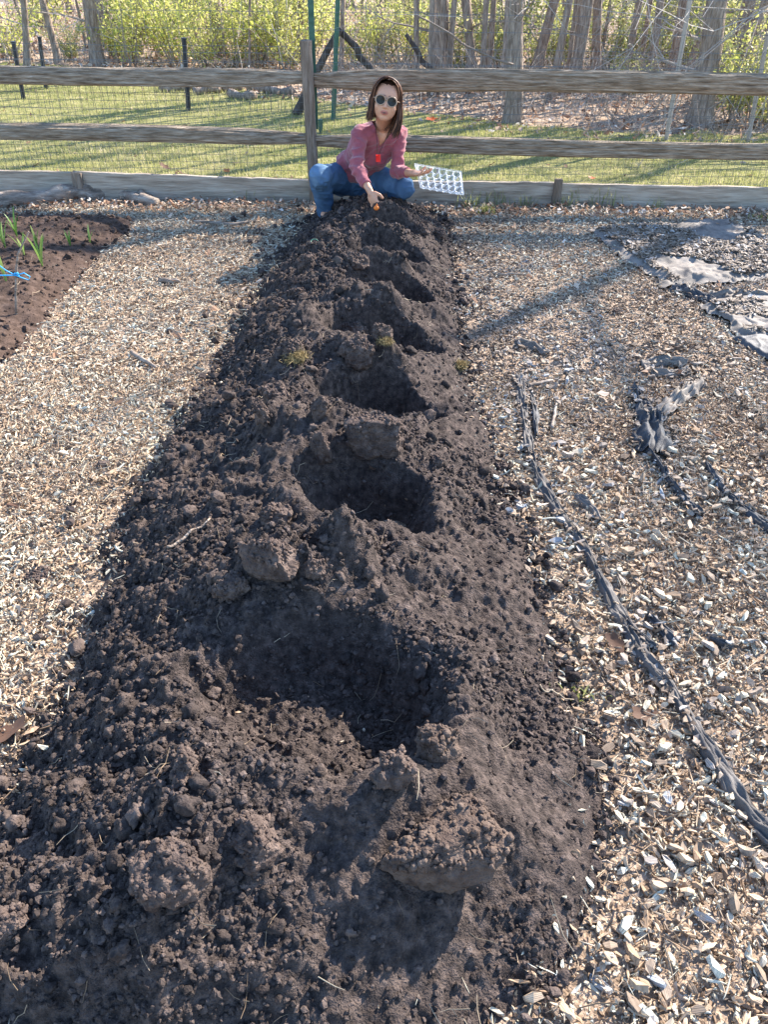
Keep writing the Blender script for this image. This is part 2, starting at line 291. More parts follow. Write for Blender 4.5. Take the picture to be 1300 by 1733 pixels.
# ------------------------------------------------------------------ ground
tag(grid('ground',np.linspace(-70,70,71),np.linspace(-30,110,71),lambda x,y:-.05-.0*x,M_ground),kind='structure')
tag(grid('wood_chip_path',np.linspace(-7,7,281),np.linspace(-2.5,6.25,176),gz,M_path),kind='structure')
def lawn_far(x): return np.interp(x,[-20,-6,-3.5,-1.5,0,1.5,3,5,9,20],[14.5,13.8,13,11.2,10.2,9.3,8.9,8.8,9.2,9.5])
xs=np.linspace(-16,16,161); V=[];
for j in range(31):
    t=j/30; yy=6.06+t*(lawn_far(xs)+.35*fbm(xs,xs*0,f=1.1,o=3,s=9)-6.06); V.append(np.stack([xs,yy,-.02+.02*fbm(xs,yy,f=.8,o=3,s=11)+.012],-1))
V=np.concatenate(V); i=np.arange(30)[:,None]*161+np.arange(160)[None]
tag(build('lawn',V,[np.stack([i,i+1,i+162,i+161],-1).reshape(-1,4)],M_lawn,smooth=True),kind='structure')
# soil ridge: rows get coarser with distance
ys=[.12]
while ys[-1]<6.0: ys.append(ys[-1]+max(.0038,.0021*ys[-1]+.002))
tag(grid('soil_ridge',np.linspace(-1.35,.78,460),np.array(ys),soil,M_soil),kind='structure')
tag(grid('garden_bed_soil',np.linspace(-5,-1.2,330),np.linspace(2.6,5.7,300),bed,M_bed),kind='structure')

# ------------------------------------------------------------------ wood chips (stuff)
_o=np.array([[-.5,-.22],[-.05,-.5],[.5,-.25],[.46,.22],[.05,.5],[-.46,.28]])
chipv=np.vstack([np.c_[_o,np.full(6,-.5)],np.c_[_o*.93,np.full(6,.5)]])
chipq=np.array([[6,7,10,11],[7,8,9,10]]+[[i,(i+1)%6,(i+1)%6+6,i+6] for i in range(6)])
def chip_shapes(g,n,jit=1.):
    pv=np.repeat(chipv[None],n,0); j=g.normal(0,.12*jit,(n,6,2)); pv[:,:6,:2]+=j; pv[:,6:,:2]+=j+g.normal(0,.03,(n,6,2))
    pv[:,:,2]+=(g.normal(0,1.1*jit,(n,1))*(pv[:,:,0]**2*4-.4))+g.normal(0,.25,(n,12)); return pv
def view_ok(x,y,m=.45):
    hw=(.56*np.maximum(y,.3)+.62)+m; return np.abs(x)<hw
fab_regions=[]
def chips(name,N,xr,yr,mat_,lr,wr,sel,seed,lift=.018,label=None,th=(.0015,.0045),pw=1.0,jit=1.):
    g=np.random.default_rng(seed); x=g.uniform(*xr,N); y=yr[0]+(yr[1]-yr[0])*g.random(N)**pw
    ok=view_ok(x,y)&sel(x,y,g.random(N)); x=x[ok];y=y[ok];n=len(x)
    z=surf(x,y)+g.random(n)**1.5*lift
    big=g.random(n)**2.2
    L=lr[0]+(lr[1]-lr[0])*big; W=wr[0]+(wr[1]-wr[0])*g.random(n)**1.5*(.4+.6*big); T=g.uniform(*th,n)*(1+big)
    pv=chip_shapes(g,n,jit)
    rot=rotm(g.uniform(0,6.28,n),g.normal(0,.24,n),g.normal(0,.36,n))
    return scatter(name,pv,chipq,None,np.stack([x,y,z],-1),np.stack([L,W,T],-1),rot,mat_,label=label,val=np.clip(g.random(n)+.28*fbm(x,y,f=2.2,o=4,s=161),0,1))
def edge_d(x,y):   # >0 outside ridge on chips side
    L=np.interp(y,Lp[:,1],Lp[:,0]);Rr=np.interp(y,Rp[:,1],Rp[:,0]); return np.where(x<(L+Rr)/2,L-x,x-Rr)
OCC=np.zeros((1200,800),bool)
def occ_add(X,Y):
    i=((X+6)*100).astype(int).ravel(); j=(Y*100).astype(int).ravel(); ok=(i>0)&(i<1198)&(j>0)&(j<798); i=i[ok];j=j[ok]
    for a in(0,1):
        for b in(0,1): OCC[i+a,j+b]=True
def on_path(x,y,r):
    w_=.05*fbm(x,y,f=3.5,o=3,s=21); e=edge_d(x,y)+.07*fbm(x,y,f=7,o=3,s=101)
    p=np.clip(.02+sstep(-.10,.10,e),0,1)*(soil(x,y,False)-gz(x,y)<.05)
    p=p*sstep(.06,-.05,bedprof(x,y)); p=p*(1-.93*OCC[np.clip(((x+6)*100).astype(int),0,1199),np.clip((y*100).astype(int),0,799)])
    return r<p
def greyness(x,y): return sstep(-.35,.35,fbm(x,y,f=.9,o=3,s=111)+.9*(x-.9)*sstep(3.8,1.0,y)*.6-.15)
# ------------------------------------------------------------------ soil crumbs, roots (stuff)
iv,it=ico(1)
def crumbs(name,N,s0,s1,sel,seed,pw=3.,mat_=M_crumb,xr=(-1.35,.75),yr=(.2,5.9),label=None,fn=soil,iv=iv,it=it,smooth=False,protos=None):
    g=np.random.default_rng(seed); x=g.uniform(*xr,N); y=yr[0]+(yr[1]-yr[0])*g.random(N)**1.35
    ok=view_ok(x,y,.2)&sel(x,y,g.random(N)); x=x[ok];y=y[ok];n=len(x); s=s0+(s1-s0)*g.random(n)**pw; s*=1+.12*y
    z=np.maximum(surf(x,y),gz(x,y)+.01)+s*.25
    ax=g.normal(0,.6,(n,3)); bx_=g.normal(0,.6,(n,3)); pv=iv[None]*(1+g.normal(0,.10,(n,len(iv),1))+.35*np.einsum('kj,nj->nk',iv,ax)[...,None]-.45*np.abs(np.einsum('kj,nj->nk',iv,bx_))[...,None]+.3*np.abs(np.einsum('kj,nj->nk',iv,ax[:,[2,0,1]]))[...,None])
    if protos is not None: pv=protos[g.integers(0,len(protos),n)]
    return scatter(name,pv,None,it,np.stack([x,y,z],-1),np.stack([s,s*g.uniform(.6,1,n),s*g.uniform(.5,.9,n)],-1),rotm(g.uniform(0,6.28,n),g.normal(0,.6,n),g.normal(0,.6,n)),mat_,label=label,smooth=smooth)
iv2,it2=ico(3)
LUMP=np.stack([iv2*(1+.75*fbm(iv2[:,0]+k*9,iv2[:,1],iv2[:,2],f=1.3,o=4,s=k,g=.65)+.25*noise(iv2[:,0]*5+k,iv2[:,1]*5,iv2[:,2]*5,s=k))[:,None] for k in range(24)])
def clump(x,y): return sstep(-.25,.45,fbm(x,y,f=3.2,o=3,s=121)+.25*sstep(.2,-.6,x))
crumbs('soil_crumbs',170000,.0014,.009,lambda x,y,r:(edge_d(x,y)<0)&(r<.15+.85*clump(x,y)),11,label='fine dark soil crumbs over the ridge')
crumbs('soil_lumps',5200,.005,.021,lambda x,y,r:(edge_d(x,y)<.02)&(r<.05+.95*clump(x,y)**1.5),12,pw=4,iv=iv2,it=it2,smooth=True,protos=LUMP,label='small dark soil lumps over the ridge')
crumbs('spilled_soil',22000,.003,.018,lambda x,y,r:(edge_d(x,y)>-.05)&(r<np.exp(-edge_d(x,y)/np.where(x<0,.13,.05))*.8*np.clip(.5+1.6*fbm(x,y,f=3,o=3,s=171),0,1.2)),13,pw=4,label='crumbs of dark soil spilled on the chips beside the ridge')
crumbs('bed_crumbs',9000,.003,.014,lambda x,y,r:(bedprof(x,y)>0)&(r<.8),14,pw=4,mat_=M_bed,xr=(-4.2,-1.3),yr=(2.8,5.6),label='brown soil crumbs on the left garden bed')
def threads(name,N,xr,yr,lr,rr,sel,seed,mat_,fn=surf,label=None,lift=.006,curl=.35):
    g=np.random.default_rng(seed); x=g.uniform(*xr,N); y=yr[0]+(yr[1]-yr[0])*g.random(N)**1.2; ok=view_ok(x,y,.2)&sel(x,y,g.random(N)); x=x[ok];y=y[ok]
    mb=MB()
    for a,b in zip(x,y):
        L=g.uniform(*lr); n=4; an=g.uniform(0,6.28)+np.cumsum(g.normal(0,curl,n)); P=np.stack([a+np.cumsum(np.cos(an))*L/n,b+np.cumsum(np.sin(an))*L/n],-1)
        z=fn(P[:,0],P[:,1]); z=np.maximum(z,z.mean()-.004)+lift+g.normal(0,.004,n); mb.tube(np.c_[P,z],g.uniform(*rr)*np.array([1,1,.8,.4]),3,cap=False)
    o=mb.build(name,mat_); o['kind']='stuff'; o['label']=label; return o
threads('root_bits',650,(-1.2,.6),(.4,5.6),(.03,.10),(.0005,.0011),lambda x,y,r:(edge_d(x,y)<.03),21,M_straw,label='pale bits of root and straw in the dark soil')
threads('dry_straw',2200,(-2.2,3.2),(.5,5.8),(.05,.16),(.0008,.002),lambda x,y,r:(edge_d(x,y)>-.02)&(r<.25+np.exp(-edge_d(x,y)/.15)),22,M_straw,label='dry straw and pine needles lying on the chips',lift=.02)
# ------------------------------------------------------------------ large soil clods (things)
cv,ct=ico(5)
def clod(px,py,z,dims,yaw,label,seed,tilt=0.,block=.0,amp=.30,name='soil_clod',m=M_clod,sink=.25,lift_=.5,cat='soil clod',group='large soil clods on the ridge'):
    p=G(px,py,z); x,y=p[0],p[1]
    base=float(surf(np.array([x]),np.array([y]))[0])
    V=cv.copy()
    if block: # squarish spade-cut block
        q=np.sign(V)*np.abs(V)**(1-block*.6); V=V*(1-block)+q*block*.85
    n=fbm(V[:,0]+seed*5.1,V[:,1],V[:,2],f=1.5,o=5,s=seed,g=.6); V=V*(1+amp*1.3*n+.10*amp*noise(V[:,0]*14+seed,V[:,1]*14,V[:,2]*14,s=seed))[:,None]
    gg=np.random.default_rng(seed+50)
    for q in range(7):
        pn=gg.normal(0,1,3); pn[2]=abs(pn[2])*.8; pn/=np.linalg.norm(pn); dd=gg.uniform(.55,.85); ex=np.clip(V@pn-dd,0,None); V=V-ex[:,None]*pn*.9
    V=V*np.array(dims); md_=min(.05,max(dims)); Nn=V/np.linalg.norm(V,axis=1)[:,None]
    V=V+Nn*(md_*.30*(np.abs(fbm(V[:,0]+seed,V[:,1],V[:,2],f=17,o=4,s=seed+2,g=.62))*-2+.4)+.006*fbm(V[:,0]+seed,V[:,1],V[:,2],f=75,o=3,s=seed+4,g=.7))[:,None]
    V+= .003*np.stack([noise(V[:,0]*90,V[:,1]*90,V[:,2]*90,s=seed+k) for k in range(3)],-1)
    Rm=rotm(np.array([yaw]),np.array([tilt]),np.array([.15*math.sin(seed)]))[0]; V=V@Rm.T
    up=V[:,2]>dims[2]*.15; idx=np.where(up)[0]; nk=int(60+3.2e4*dims[0]*dims[1]); pk=idx[gg.integers(0,len(idx),nk)]; sz=.002+.007*gg.random(nk)**2.5*min(1,dims[0]/.05)
    W=(iv[None]*(1+gg.normal(0,.25,(nk,12,1)))*sz[:,None,None]+V[pk][:,None,:]).reshape(-1,3); Tt=(it[None]+(np.arange(nk)*12)[:,None,None]).reshape(-1,3)+len(V)
    V=np.vstack([V,W]); o=build(name,V,[ct,Tt],m,smooth=True); o.location=(x,y,base+dims[2]*lift_); tag(o,label,cat,group); return o
CL=[(752,1430,.20,(.145,.085,.062),.40,.7,'largest block-shaped soil clod, in the right foreground below the nearest hole'),
(735,1318,.14,(.065,.05,.045),.3,.2,'rounded clod just above the largest block at the right of the nearest hole'),
(668,1392,.12,(.045,.04,.035),.1,.2,'small crumbly clod touching the left end of the largest block'),
(332,1372,.15,(.05,.035,.065),1.2,.4,'upright clod with a root on it, below the left rim of the nearest hole'),
(440,1465,.15,(.05,.055,.05),.5,.2,'clod standing between the upright one and the foreground block'),
(300,1530,.13,(.08,.07,.055),.2,.3,'wide dark clod with crumbly top at lower left'),
(38,1598,.05,(.04,.035,.032),.7,.1,'round clod near the bottom left corner'),
(60,1460,.05,(.05,.04,.03),.3,.3,'flat pinkish clod at the left edge of the foreground'),
(460,985,.26,(.085,.045,.06),-.35,.4,'large ragged clod overhanging the far rim of the nearest hole'),
(395,1018,.22,(.05,.035,.03),.6,.2,'low clod left of the ragged one behind the nearest hole'),
(535,1005,.23,(.03,.025,.03),.6,.2,'small clod hanging on the right of the ragged one behind the nearest hole'),
(468,890,.22,(.045,.04,.035),.6,.2,'dark crumbled clod between the first and second holes'),
(640,735,.27,(.12,.075,.085),.2,.3,'broad clod with a dead leaf on top, behind the second hole'),
(541,762,.25,(.028,.035,.075),.5,.6,'thin slab of soil leaning over the second hole'),
(545,724,.25,(.035,.035,.04),.5,.2,'small clod behind the leaning slab at the second hole'),
(470,688,.22,(.06,.05,.06),.5,.2,'dark rounded clod left of the third hole'),
(449,745,.2,(.04,.04,.045),1.0,.5,'wedge shaped clod just below the dark rounded one on the left side'),
(605,598,.25,(.075,.05,.075),.1,.5,'tall square block standing behind the third hole'),
(645,577,.27,(.045,.04,.045),.3,.2,'mossy clod on the right shoulder of the tall square block'),
(497,618,.2,(.05,.045,.035),.1,.1,'clod topped with a dry moss tuft on the left side of the ridge'),
(470,510,.19,(.045,.035,.035),.3,.3,'clod on the left edge beside the fourth hole'),
(500,490,.2,(.045,.035,.035),.9,.2,'clod between the left edge and the fourth hole'),
(595,515,.24,(.07,.045,.045),.2,.3,'split clod on the crest behind the fourth hole'),
(560,560,.22,(.035,.03,.03),.2,.3,'low clod at the left rim of the fourth hole'),
(520,440,.2,(.06,.045,.045),.3,.3,'smooth clod near the green plastic ring'),
(605,445,.23,(.07,.045,.04),.2,.3,'crumbly clod on the crest behind the fifth hole'),
(553,400,.19,(.065,.05,.05),1.0,.4,'wedge shaped clod at the left below the crouching person'),
(650,415,.22,(.08,.045,.04),.1,.3,'wide clod behind the sixth hole'),
(668,378,.23,(.085,.05,.05),-.4,.4,'broad clod just under the planting hand'),
(715,378,.19,(.055,.04,.045),.3,.2,'clod at the far right end of the ridge'),
(600,372,.2,(.05,.04,.04),.3,.2,'clod in front of the jeans at the far end'),
(745,390,.12,(.04,.035,.04),.3,.2,'small clod on the right flank near the far end'),
(868,912,.03,(.022,.022,.022),.3,.0,'round dark clod at the right foot of the ridge'),
(738,782,.16,(.022,.022,.022),.3,.0,'ball of soil on the right flank beside the second hole'),
(850,785,.03,(.03,.025,.025),.3,.0,'dark clod at the right edge where the chips begin'),
(1045,522,.02,(.03,.025,.025),.3,.0,'stray dark clod on the right hand path in the long shadow'),
(72,975,.0,(.045,.035,.018),.3,.0,'flat clod on the left hand chip path'),
(300,775,.03,(.04,.035,.03),.3,.0,'clod at the left edge of the ridge beside the chips'),
(270,848,.05,(.05,.035,.03),.3,.0,'clod on the lower left slope opposite the second hole')]
for k,(px,py,z,dm,yw,bl,lb) in enumerate(CL): clod(px,py,z,dm,yw,lb,k+1,m=M_clodp if k<2 else M_clod,tilt=.25*math.sin(k*2.3),block=bl,lift_=.42 if k==0 else (.12 if k in(3,4,5) else .38 if z>.1 else .2))
def moss(px,py,z,s,label,seed):
    g=np.random.default_rng(seed); p=G(px,py,z); b=float(surf(np.array([p[0]]),np.array([p[1]]))[0])+.008; mb=MB()
    for i in range(900):
        d=g.normal(0,1,3); d[2]=abs(d[2]); d/=np.linalg.norm(d); st=np.array([p[0],p[1],b])+g.normal(0,s*.35,3)*[1,1,.3]; mb.tube([st,st+d*s*.25+g.normal(0,s*.1,3),st+d*s*.3+g.normal(0,s*.25,3)],[.0010,.0009,.0006],3,cap=False)
    tag(mb.build('moss_tuft',M_moss2),label,'moss')
M_moss2=mat('dry_moss',[(0,(0.149,0.110,0.044)),(.5,(0.287,0.210,0.088)),(1,(0.414,0.310,0.152))],attr='rnd',rough=.9)
moss(500,608,.24,.05,'dry yellow moss tuft on top of a clod on the left side of the ridge',1)
moss(652,572,.30,.03,'straw coloured tuft on the block behind the third hole',2)
moss(778,628,.02,.035,'pale moss tuft at the right foot of the ridge',3)
0 and moss(160,1100,.0,.07,'patch of dry matted grass at the left edge of the ridge',4)

# ------------------------------------------------------------------ fence
YF=6.03
def rail(x0,x1,z0,z1,y,hw,hh,seed,parent):
    g=np.random.default_rng(seed); n=110; k=36; t=np.linspace(0,1,n); P=[]; an=np.arange(k)/k*2*math.pi+.39
    prof=1+.09*np.sin(an*2+seed)+.05*np.sin(an*3+seed*2)+g.normal(0,.03,k)
    V=[]
    for i in range(n):
        s=t[i]; tp=min(1,.62+ .38*min(1,min(s,1-s)*9)); c=np.array([x0+(x1-x0)*s,y+.012*math.sin(3*s+seed),z0+(z1-z0)*s+.010*math.sin(5*s+seed*2)])
        rr=prof*(1+.07*noise(np.cos(an)*2,np.sin(an)*2+s*9+seed,s=seed)+.045*noise(an*9,np.full(k,s*7+seed),s=seed)+.03*noise(an*4,np.full(k,s*40+seed),s=seed))*tp
        # squarish split section
        cx=np.sign(np.cos(an))*np.abs(np.cos(an))**.6; cz=np.sign(np.sin(an))*np.abs(np.sin(an))**.6
        V.append(np.stack([np.zeros(k),cx*hw*rr,cz*hh*rr],-1)+c)
    V=np.concatenate(V); i=np.arange(n-1)[:,None]*k; j=np.arange(k)[None]; j2=(j+1)%k
    q=np.stack([i+j,i+k+j,i+k+j2,i+j2],-1).reshape(-1,4); V=np.vstack([V,V[:k].mean(0),V[(n-1)*k:n*k].mean(0)]); jj=np.arange(k)
    tt=np.vstack([np.stack([jj*0+n*k,jj,(jj+1)%k],-1),np.stack([jj*0+n*k+1,(n-1)*k+(jj+1)%k,(n-1)*k+jj],-1)])
    return build('rail',V,[q,tt],M_wood,parent,smooth=False)
fence=empty('split_rail_fence',(-.57,YF,0),label='weathered grey split rail fence with two rails behind the garden',cat='fence')
def fch(o): o.parent=fence; o.matrix_parent_inverse=Matrix.Translation((.57,-YF,0)); return o
def postm(x,h,seed,y=YF-.02,wx=.038,wy=.05,lean=-.012):
    g=np.random.default_rng(seed); n=24;k=8; V=[]; an=np.arange(k)/k*2*math.pi+.39; t=np.linspace(0,1,n)
    for i in range(n):
        z=-.1+t[i]*(h+.1); cx=np.sign(np.cos(an))*np.abs(np.cos(an))**.5; cy=np.sign(np.sin(an))*np.abs(np.sin(an))**.5
        rr=1+.07*noise(np.arange(k)*3.,np.full(k,z*7+seed),s=seed)+.05*noise(np.arange(k)*9.,np.full(k,z*30),s=seed)
        V.append(np.stack([x+lean*(h-z)*-1+cx*wx*rr,y+cy*wy*rr,np.full(k,z)],-1))
    V=np.concatenate(V); i=np.arange(n-1)[:,None]*k; j=np.arange(k)[None]; j2=(j+1)%k
    q=np.stack([i+j,i+j2,i+k+j2,i+k+j],-1).reshape(-1,4); V=np.vstack([V,V[(n-1)*k:].mean(0)+[0,0,.008]]); jj=np.arange(k)
    return build('post',V,[q,np.stack([jj*0+n*k,(n-1)*k+jj,(n-1)*k+(jj+1)%k],-1)],M_woodv,None)
def zat(px,py): return A(px,py,YF)[2]
xp=A(524,200,YF)[0]
p1=A(0,124,YF);p2=A(515,132,YF);fch(rail(xp-3.6,xp-.02,p1[2]-.2*(p2[2]-p1[2]),p2[2],YF,.05,.056,1,None))
p1=A(0,219,YF);p2=A(515,236,YF);fch(rail(xp-3.6,xp-.02,p1[2]-.2*(p2[2]-p1[2]),p2[2],YF,.05,.058,2,None))
p1=A(545,135,YF);p2=A(1300,141,YF);fch(rail(xp+.04,xp+4.1,p1[2],p2[2],YF,.05,.066,3,None))
p1=A(545,240,YF);p2=A(1300,256,YF);fch(rail(xp+.04,xp+4.1,p1[2],p2[2],YF,.055,.052,4,None))
fch(postm(xp,zat(528,68),5))
fch(postm(xp-3.66,1.05,6)); fch(postm(xp+4.15,1.05,7))
# wire fence
wf=empty('wire_fence',(xp,YF+.07,0),label='tall galvanised wire mesh fence behind the split rails',cat='wire fence')
def wire(z0,z1,dx,dz,r,seed,y0):
    g=np.random.default_rng(seed); mb=MB(); X0,X1=-4.3,4.0
    def df(x,z): return np.stack([x+.010*fbm(x,z,f=2.5,o=2,s=seed),y0+.02*fbm(x,z,f=1.5,o=2,s=seed+1),z+.012*fbm(x,z,f=1.8,o=2,s=seed+2)],-1)
    for x in np.arange(X0,X1,dx): z=np.linspace(z0,z1,9); mb.tube(df(np.full(9,x),z),r,3,cap=False)
    for z in np.arange(z0,z1+1e-6,dz): x=np.linspace(X0,X1,70); mb.tube(df(x,np.full(70,z)),r,3,cap=False)
    o=mb.build('wire_mesh',M_wire); o.parent=wf; o.matrix_parent_inverse=Matrix.Translation((-xp,-(YF+.07),0))
wire(.16,.98,.05,.05,.0015,31,YF+.07)
wire(.60,2.0,.075,.10,.0016,32,YF+.095)
mb=MB()
bx=A(527,35,YF+.05)[0]
for dx,hx,hy in((0,.020,.002),(.0,.003,.016)): mb.box((bx+dx,YF+.045-hy*.0+(.017 if hy>.01 else 0),1.25),(hx,hy,.75))
for k in range(24): mb.box((bx,YF+.04,.6+k*.055),(.006,.004,.006),a=.9)
o=mb.build('metal_post',M_gpost); o.parent=wf; o.matrix_parent_inverse=Matrix.Translation((-xp,-(YF+.07),0))
# edging boards and stakes
def board(x0,x1,pl,pr,y,seed,label,th=.019):
    # pl,pr: top z left/right
    n=50; t=np.linspace(0,1,n); X=x0+(x1-x0)*t; zt=pl+(pr-pl)*t+.004*noise(t*30,t*0+seed,s=seed)
    V=[]
    for i in range(n):
        yy=y+.006*math.sin(4*t[i]+seed)
        V+= [[X[i],yy-th,-.06],[X[i],yy-th,zt[i]-.003],[X[i],yy-th+.003,zt[i]],[X[i],yy+th-.003,zt[i]],[X[i],yy+th,zt[i]-.003],[X[i],yy+th,-.06]]
    k=6; i=np.arange(n-1)[:,None]*k; j=np.arange(k)[None]; j2=(j+1)%k; q=np.stack([i+j,i+k+j,i+k+j2,i+j2],-1).reshape(-1,4)
    e=np.array([[0,1,2,3],[0,3,4,5]]); e2=e[:,::-1]+(n-1)*k
    tag(build('edging_board',np.array(V),[q,e,e2],M_board),label,'board','edging boards along the foot of the fence')
def bz(px,py): return A(px,py,YF+.06)[2]
BY=YF+.055
xa=A(0,300,BY)[0]; xb=A(122,295,BY)[0]; xc_=A(138,295,BY)[0]; xd=A(945,310,BY)[0]
board(xb-3.,xb-.004,bz(0,286)-.0,bz(122,290),BY,1,'leftmost grey edging board, left of the wooden stake')
board(xb+.004,xp+.03,bz(122,290),bz(515,303),BY,2,'long grey edging board between the left stake and the fence post')
board(xp+.038,xd-.004,bz(530,304),bz(940,308),BY,3,'grey edging board behind the crouching person')
board(xd+.004,xd+3.4,bz(945,309),bz(1300,319),BY,4,'rightmost grey edging board with a worn lower edge')
def stake(x,h,seed,label,wx=.03,y=BY-.038):
    mb=MB(); mb.box((x,y,h/2-.04),(wx,.015,h/2+.04),jit=.003); mb.box((x+wx*1.15,y+.003,h/2-.04),(wx*.12,.012,h/2+.036)); tag(mb.build('wooden_stake',M_woodv),label,'stake','stakes holding the edging boards')
stake(xc_-.03,bz(130,291)+.005,1,'pale wooden stake against the boards on the left')
stake(xd-.01,bz(943,303)+.01,2,'dark double wooden stake against the boards on the right',wx=.028)
# distant stakes and posts
def far_post(px0,py0,px1,py1,r,m,label,cat='post',name='black_stake',group=None):
    b=G(px1,py1); t=A(px0,py0,b[1]); d=t-b
    mb=MB(); mb.tube([b-d*.05,b+d*.5,t],[r,r,r*.97],8); mb.tube([t,t+d/np.linalg.norm(d)*.012],[r*1.15,r*1.15],8)
    tag(mb.build(name,m),label,cat,group)
far_post(22,72,39,166,.028,M_black,'leftmost black stake standing in the lawn behind the fence')
far_post(66,64,77,149,.026,M_black,'second black stake from the left behind the fence, near the trees')
far_post(311,66,319,186,.027,M_black,'black stake standing in the lawn left of the fence post')
far_post(574,-60,564,202,.026,M_gpost,'tall dark green metal post behind the fence post on the lawn edge',name='metal_post')
far_post(542,204,543,224,.022,M_gpost,'short green stub of a post just right of the fence post',name='post_stub')
far_post(1172,-20,1128,236,.022,M_twig,'pale thin leaning pole behind the right rails',name='wooden_pole')
far_post(1300,60,1267,238,.022,M_twig,'pale thin leaning pole at the far right',name='wooden_pole')
# ------------------------------------------------------------------ lawn grass
def blades(name,N,xr,yr,hr,wr,sel,seed,zf=lambda x,y:x*0-.012,label=None,mat_=M_grass,vals=None):
    g=np.random.default_rng(seed); x=g.uniform(*xr,N); y=yr[0]+(yr[1]-yr[0])*g.random(N)**1.4; ok=sel(x,y,g.random(N)); x=x[ok];y=y[ok];n=len(x)
    pv=np.array([[-.5,0,0],[.5,0,0],[.35,.22,.55],[-.35,.22,.55],[0,.75,1.]]); h=g.uniform(*hr,n)*(.7+.6*sstep(-.5,.5,fbm(x,y,f=1.2,o=3,s=131)))
    val=np.clip(.45+.5*fbm(x,y,f=.6,o=4,s=141)+g.normal(0,.17,n),0,1)
    scatter(name,pv,[[0,1,2,3]],[[3,2,4]],np.stack([x,y,zf(x,y)],-1),np.stack([g.uniform(*wr,n),h*.6,h],-1),rotm(g.uniform(0,6.28,n),g.normal(0,.2,n),g.normal(0,.3,n)),mat_,val=val,label=label)
def lsel(x,y,r): return (y<lawn_far(x)+.35*fbm(x,x*0,f=1.1,o=3,s=9)-.05+.3*noise(x*3,y*3,s=2))&(np.abs(x)<.58*y+1.2)&(r<1.15-.06*(y-6)+.35*fbm(x,y,f=1.0,o=3,s=151))
blades('lawn_grass',260000,(-10,8.5),(6.12,14.2),(.018,.05),(.003,.0075),lsel,5,label='short yellow green lawn grass beyond the fence')
# fallen leaves (stuff)
leafv=np.array([[-.5,0,0],[-.2,.32,.10],[.2,.25,.0],[.5,0,.12],[.15,-.3,.05],[-.25,-.25,-.02]]); leaft=[[0,5,4],[0,4,3],[0,3,2],[0,2,1]]
def leaves(name,N,xr,yr,sr,sel,seed,label,lift=.02,zf=None):
    g=np.random.default_rng(seed); x=g.uniform(*xr,N); y=g.uniform(*yr,N); ok=sel(x,y,g.random(N)); x=x[ok];y=y[ok];n=len(x); s=g.uniform(*sr,n)
    pv=leafv[None]*(1+g.normal(0,.25,(n,6,1)))+g.normal(0,.05,(n,6,3)); z=(zf(x,y) if zf else x*0-.03)+g.random(n)*lift
    scatter(name,pv,None,leaft,np.stack([x,y,z],-1),np.stack([s,s*.8,s],-1),rotm(g.uniform(0,6.28,n),g.normal(0,.5,n),g.normal(0,.5,n)),M_leaf,label=label)
leaves('leaf_litter',60000,(-17,17),(8.3,26),(.04,.10),lambda x,y,r:(y>lawn_far(x)-.3-.5*r)&(np.abs(x)<.6*y+1.5)&(r<1.25-.03*y),41,'brown leaf litter on the woodland floor',.06)
leaves('lawn_leaves',900,(-7,6),(6.1,12),(.03,.07),lambda x,y,r:(np.abs(x)<.6*y+1)&(r<.8),42,'scattered dead leaves on the lawn',.04)
leaves('path_leaves',3000,(-3.4,3.2),(1.0,6.0),(.018,.05),lambda x,y,r:view_ok(x,y)&(edge_d(x,y)>-.05)&(bedprof(x,y)<0)&(r<.12+sstep(5.2,5.95,y)*.8+np.where(x>0,np.exp(-edge_d(x,y)/.25)*.5*sstep(2.,4.5,y),0)),43,'small brown leaves mixed with the chips on the path',.02,zf=lambda x,y:surf(x,y)+.012)
leaves('fence_leaves',1500,(-3.4,3.4),(5.72,6.0),(.02,.05),lambda x,y,r:edge_d(x,y)>-.3,44,'drift of dead leaves along the foot of the boards',.03,zf=lambda x,y:surf(x,y)+.012)

# ------------------------------------------------------------------ trees
def limb(mb,p,d,L,r,g,depth,kmin=3,droop=0.,spread=.7):
    n=6; P=[np.array(p,float)]; d=np.array(d,float)
    for i in range(n-1):
        d=d+g.normal(0,.11,3)+[0,0,-droop]; d/=np.linalg.norm(d); P.append(P[-1]+d*L/(n-1))
    P=np.array(P); mb.tube(P,np.linspace(r,r*.35,n),max(kmin,3 if r<.012 else 5),cap=False)
    if depth>0:
        for c in range(g.integers(3,6)):
            i=g.integers(1,n); dd=P[min(i,n-1)]-P[i-1]; dd/=np.linalg.norm(dd)+1e-9; a=g.normal(0,1,3); a-=dd*(a@dd); a/=np.linalg.norm(a)+1e-9
            limb(mb,P[i-1 if i==n else i]*1.0,dd*(1-spread*.5)+a*spread,L*g.uniform(.4,.65),r*g.uniform(.35,.5),g,depth-1,kmin,droop,spread)
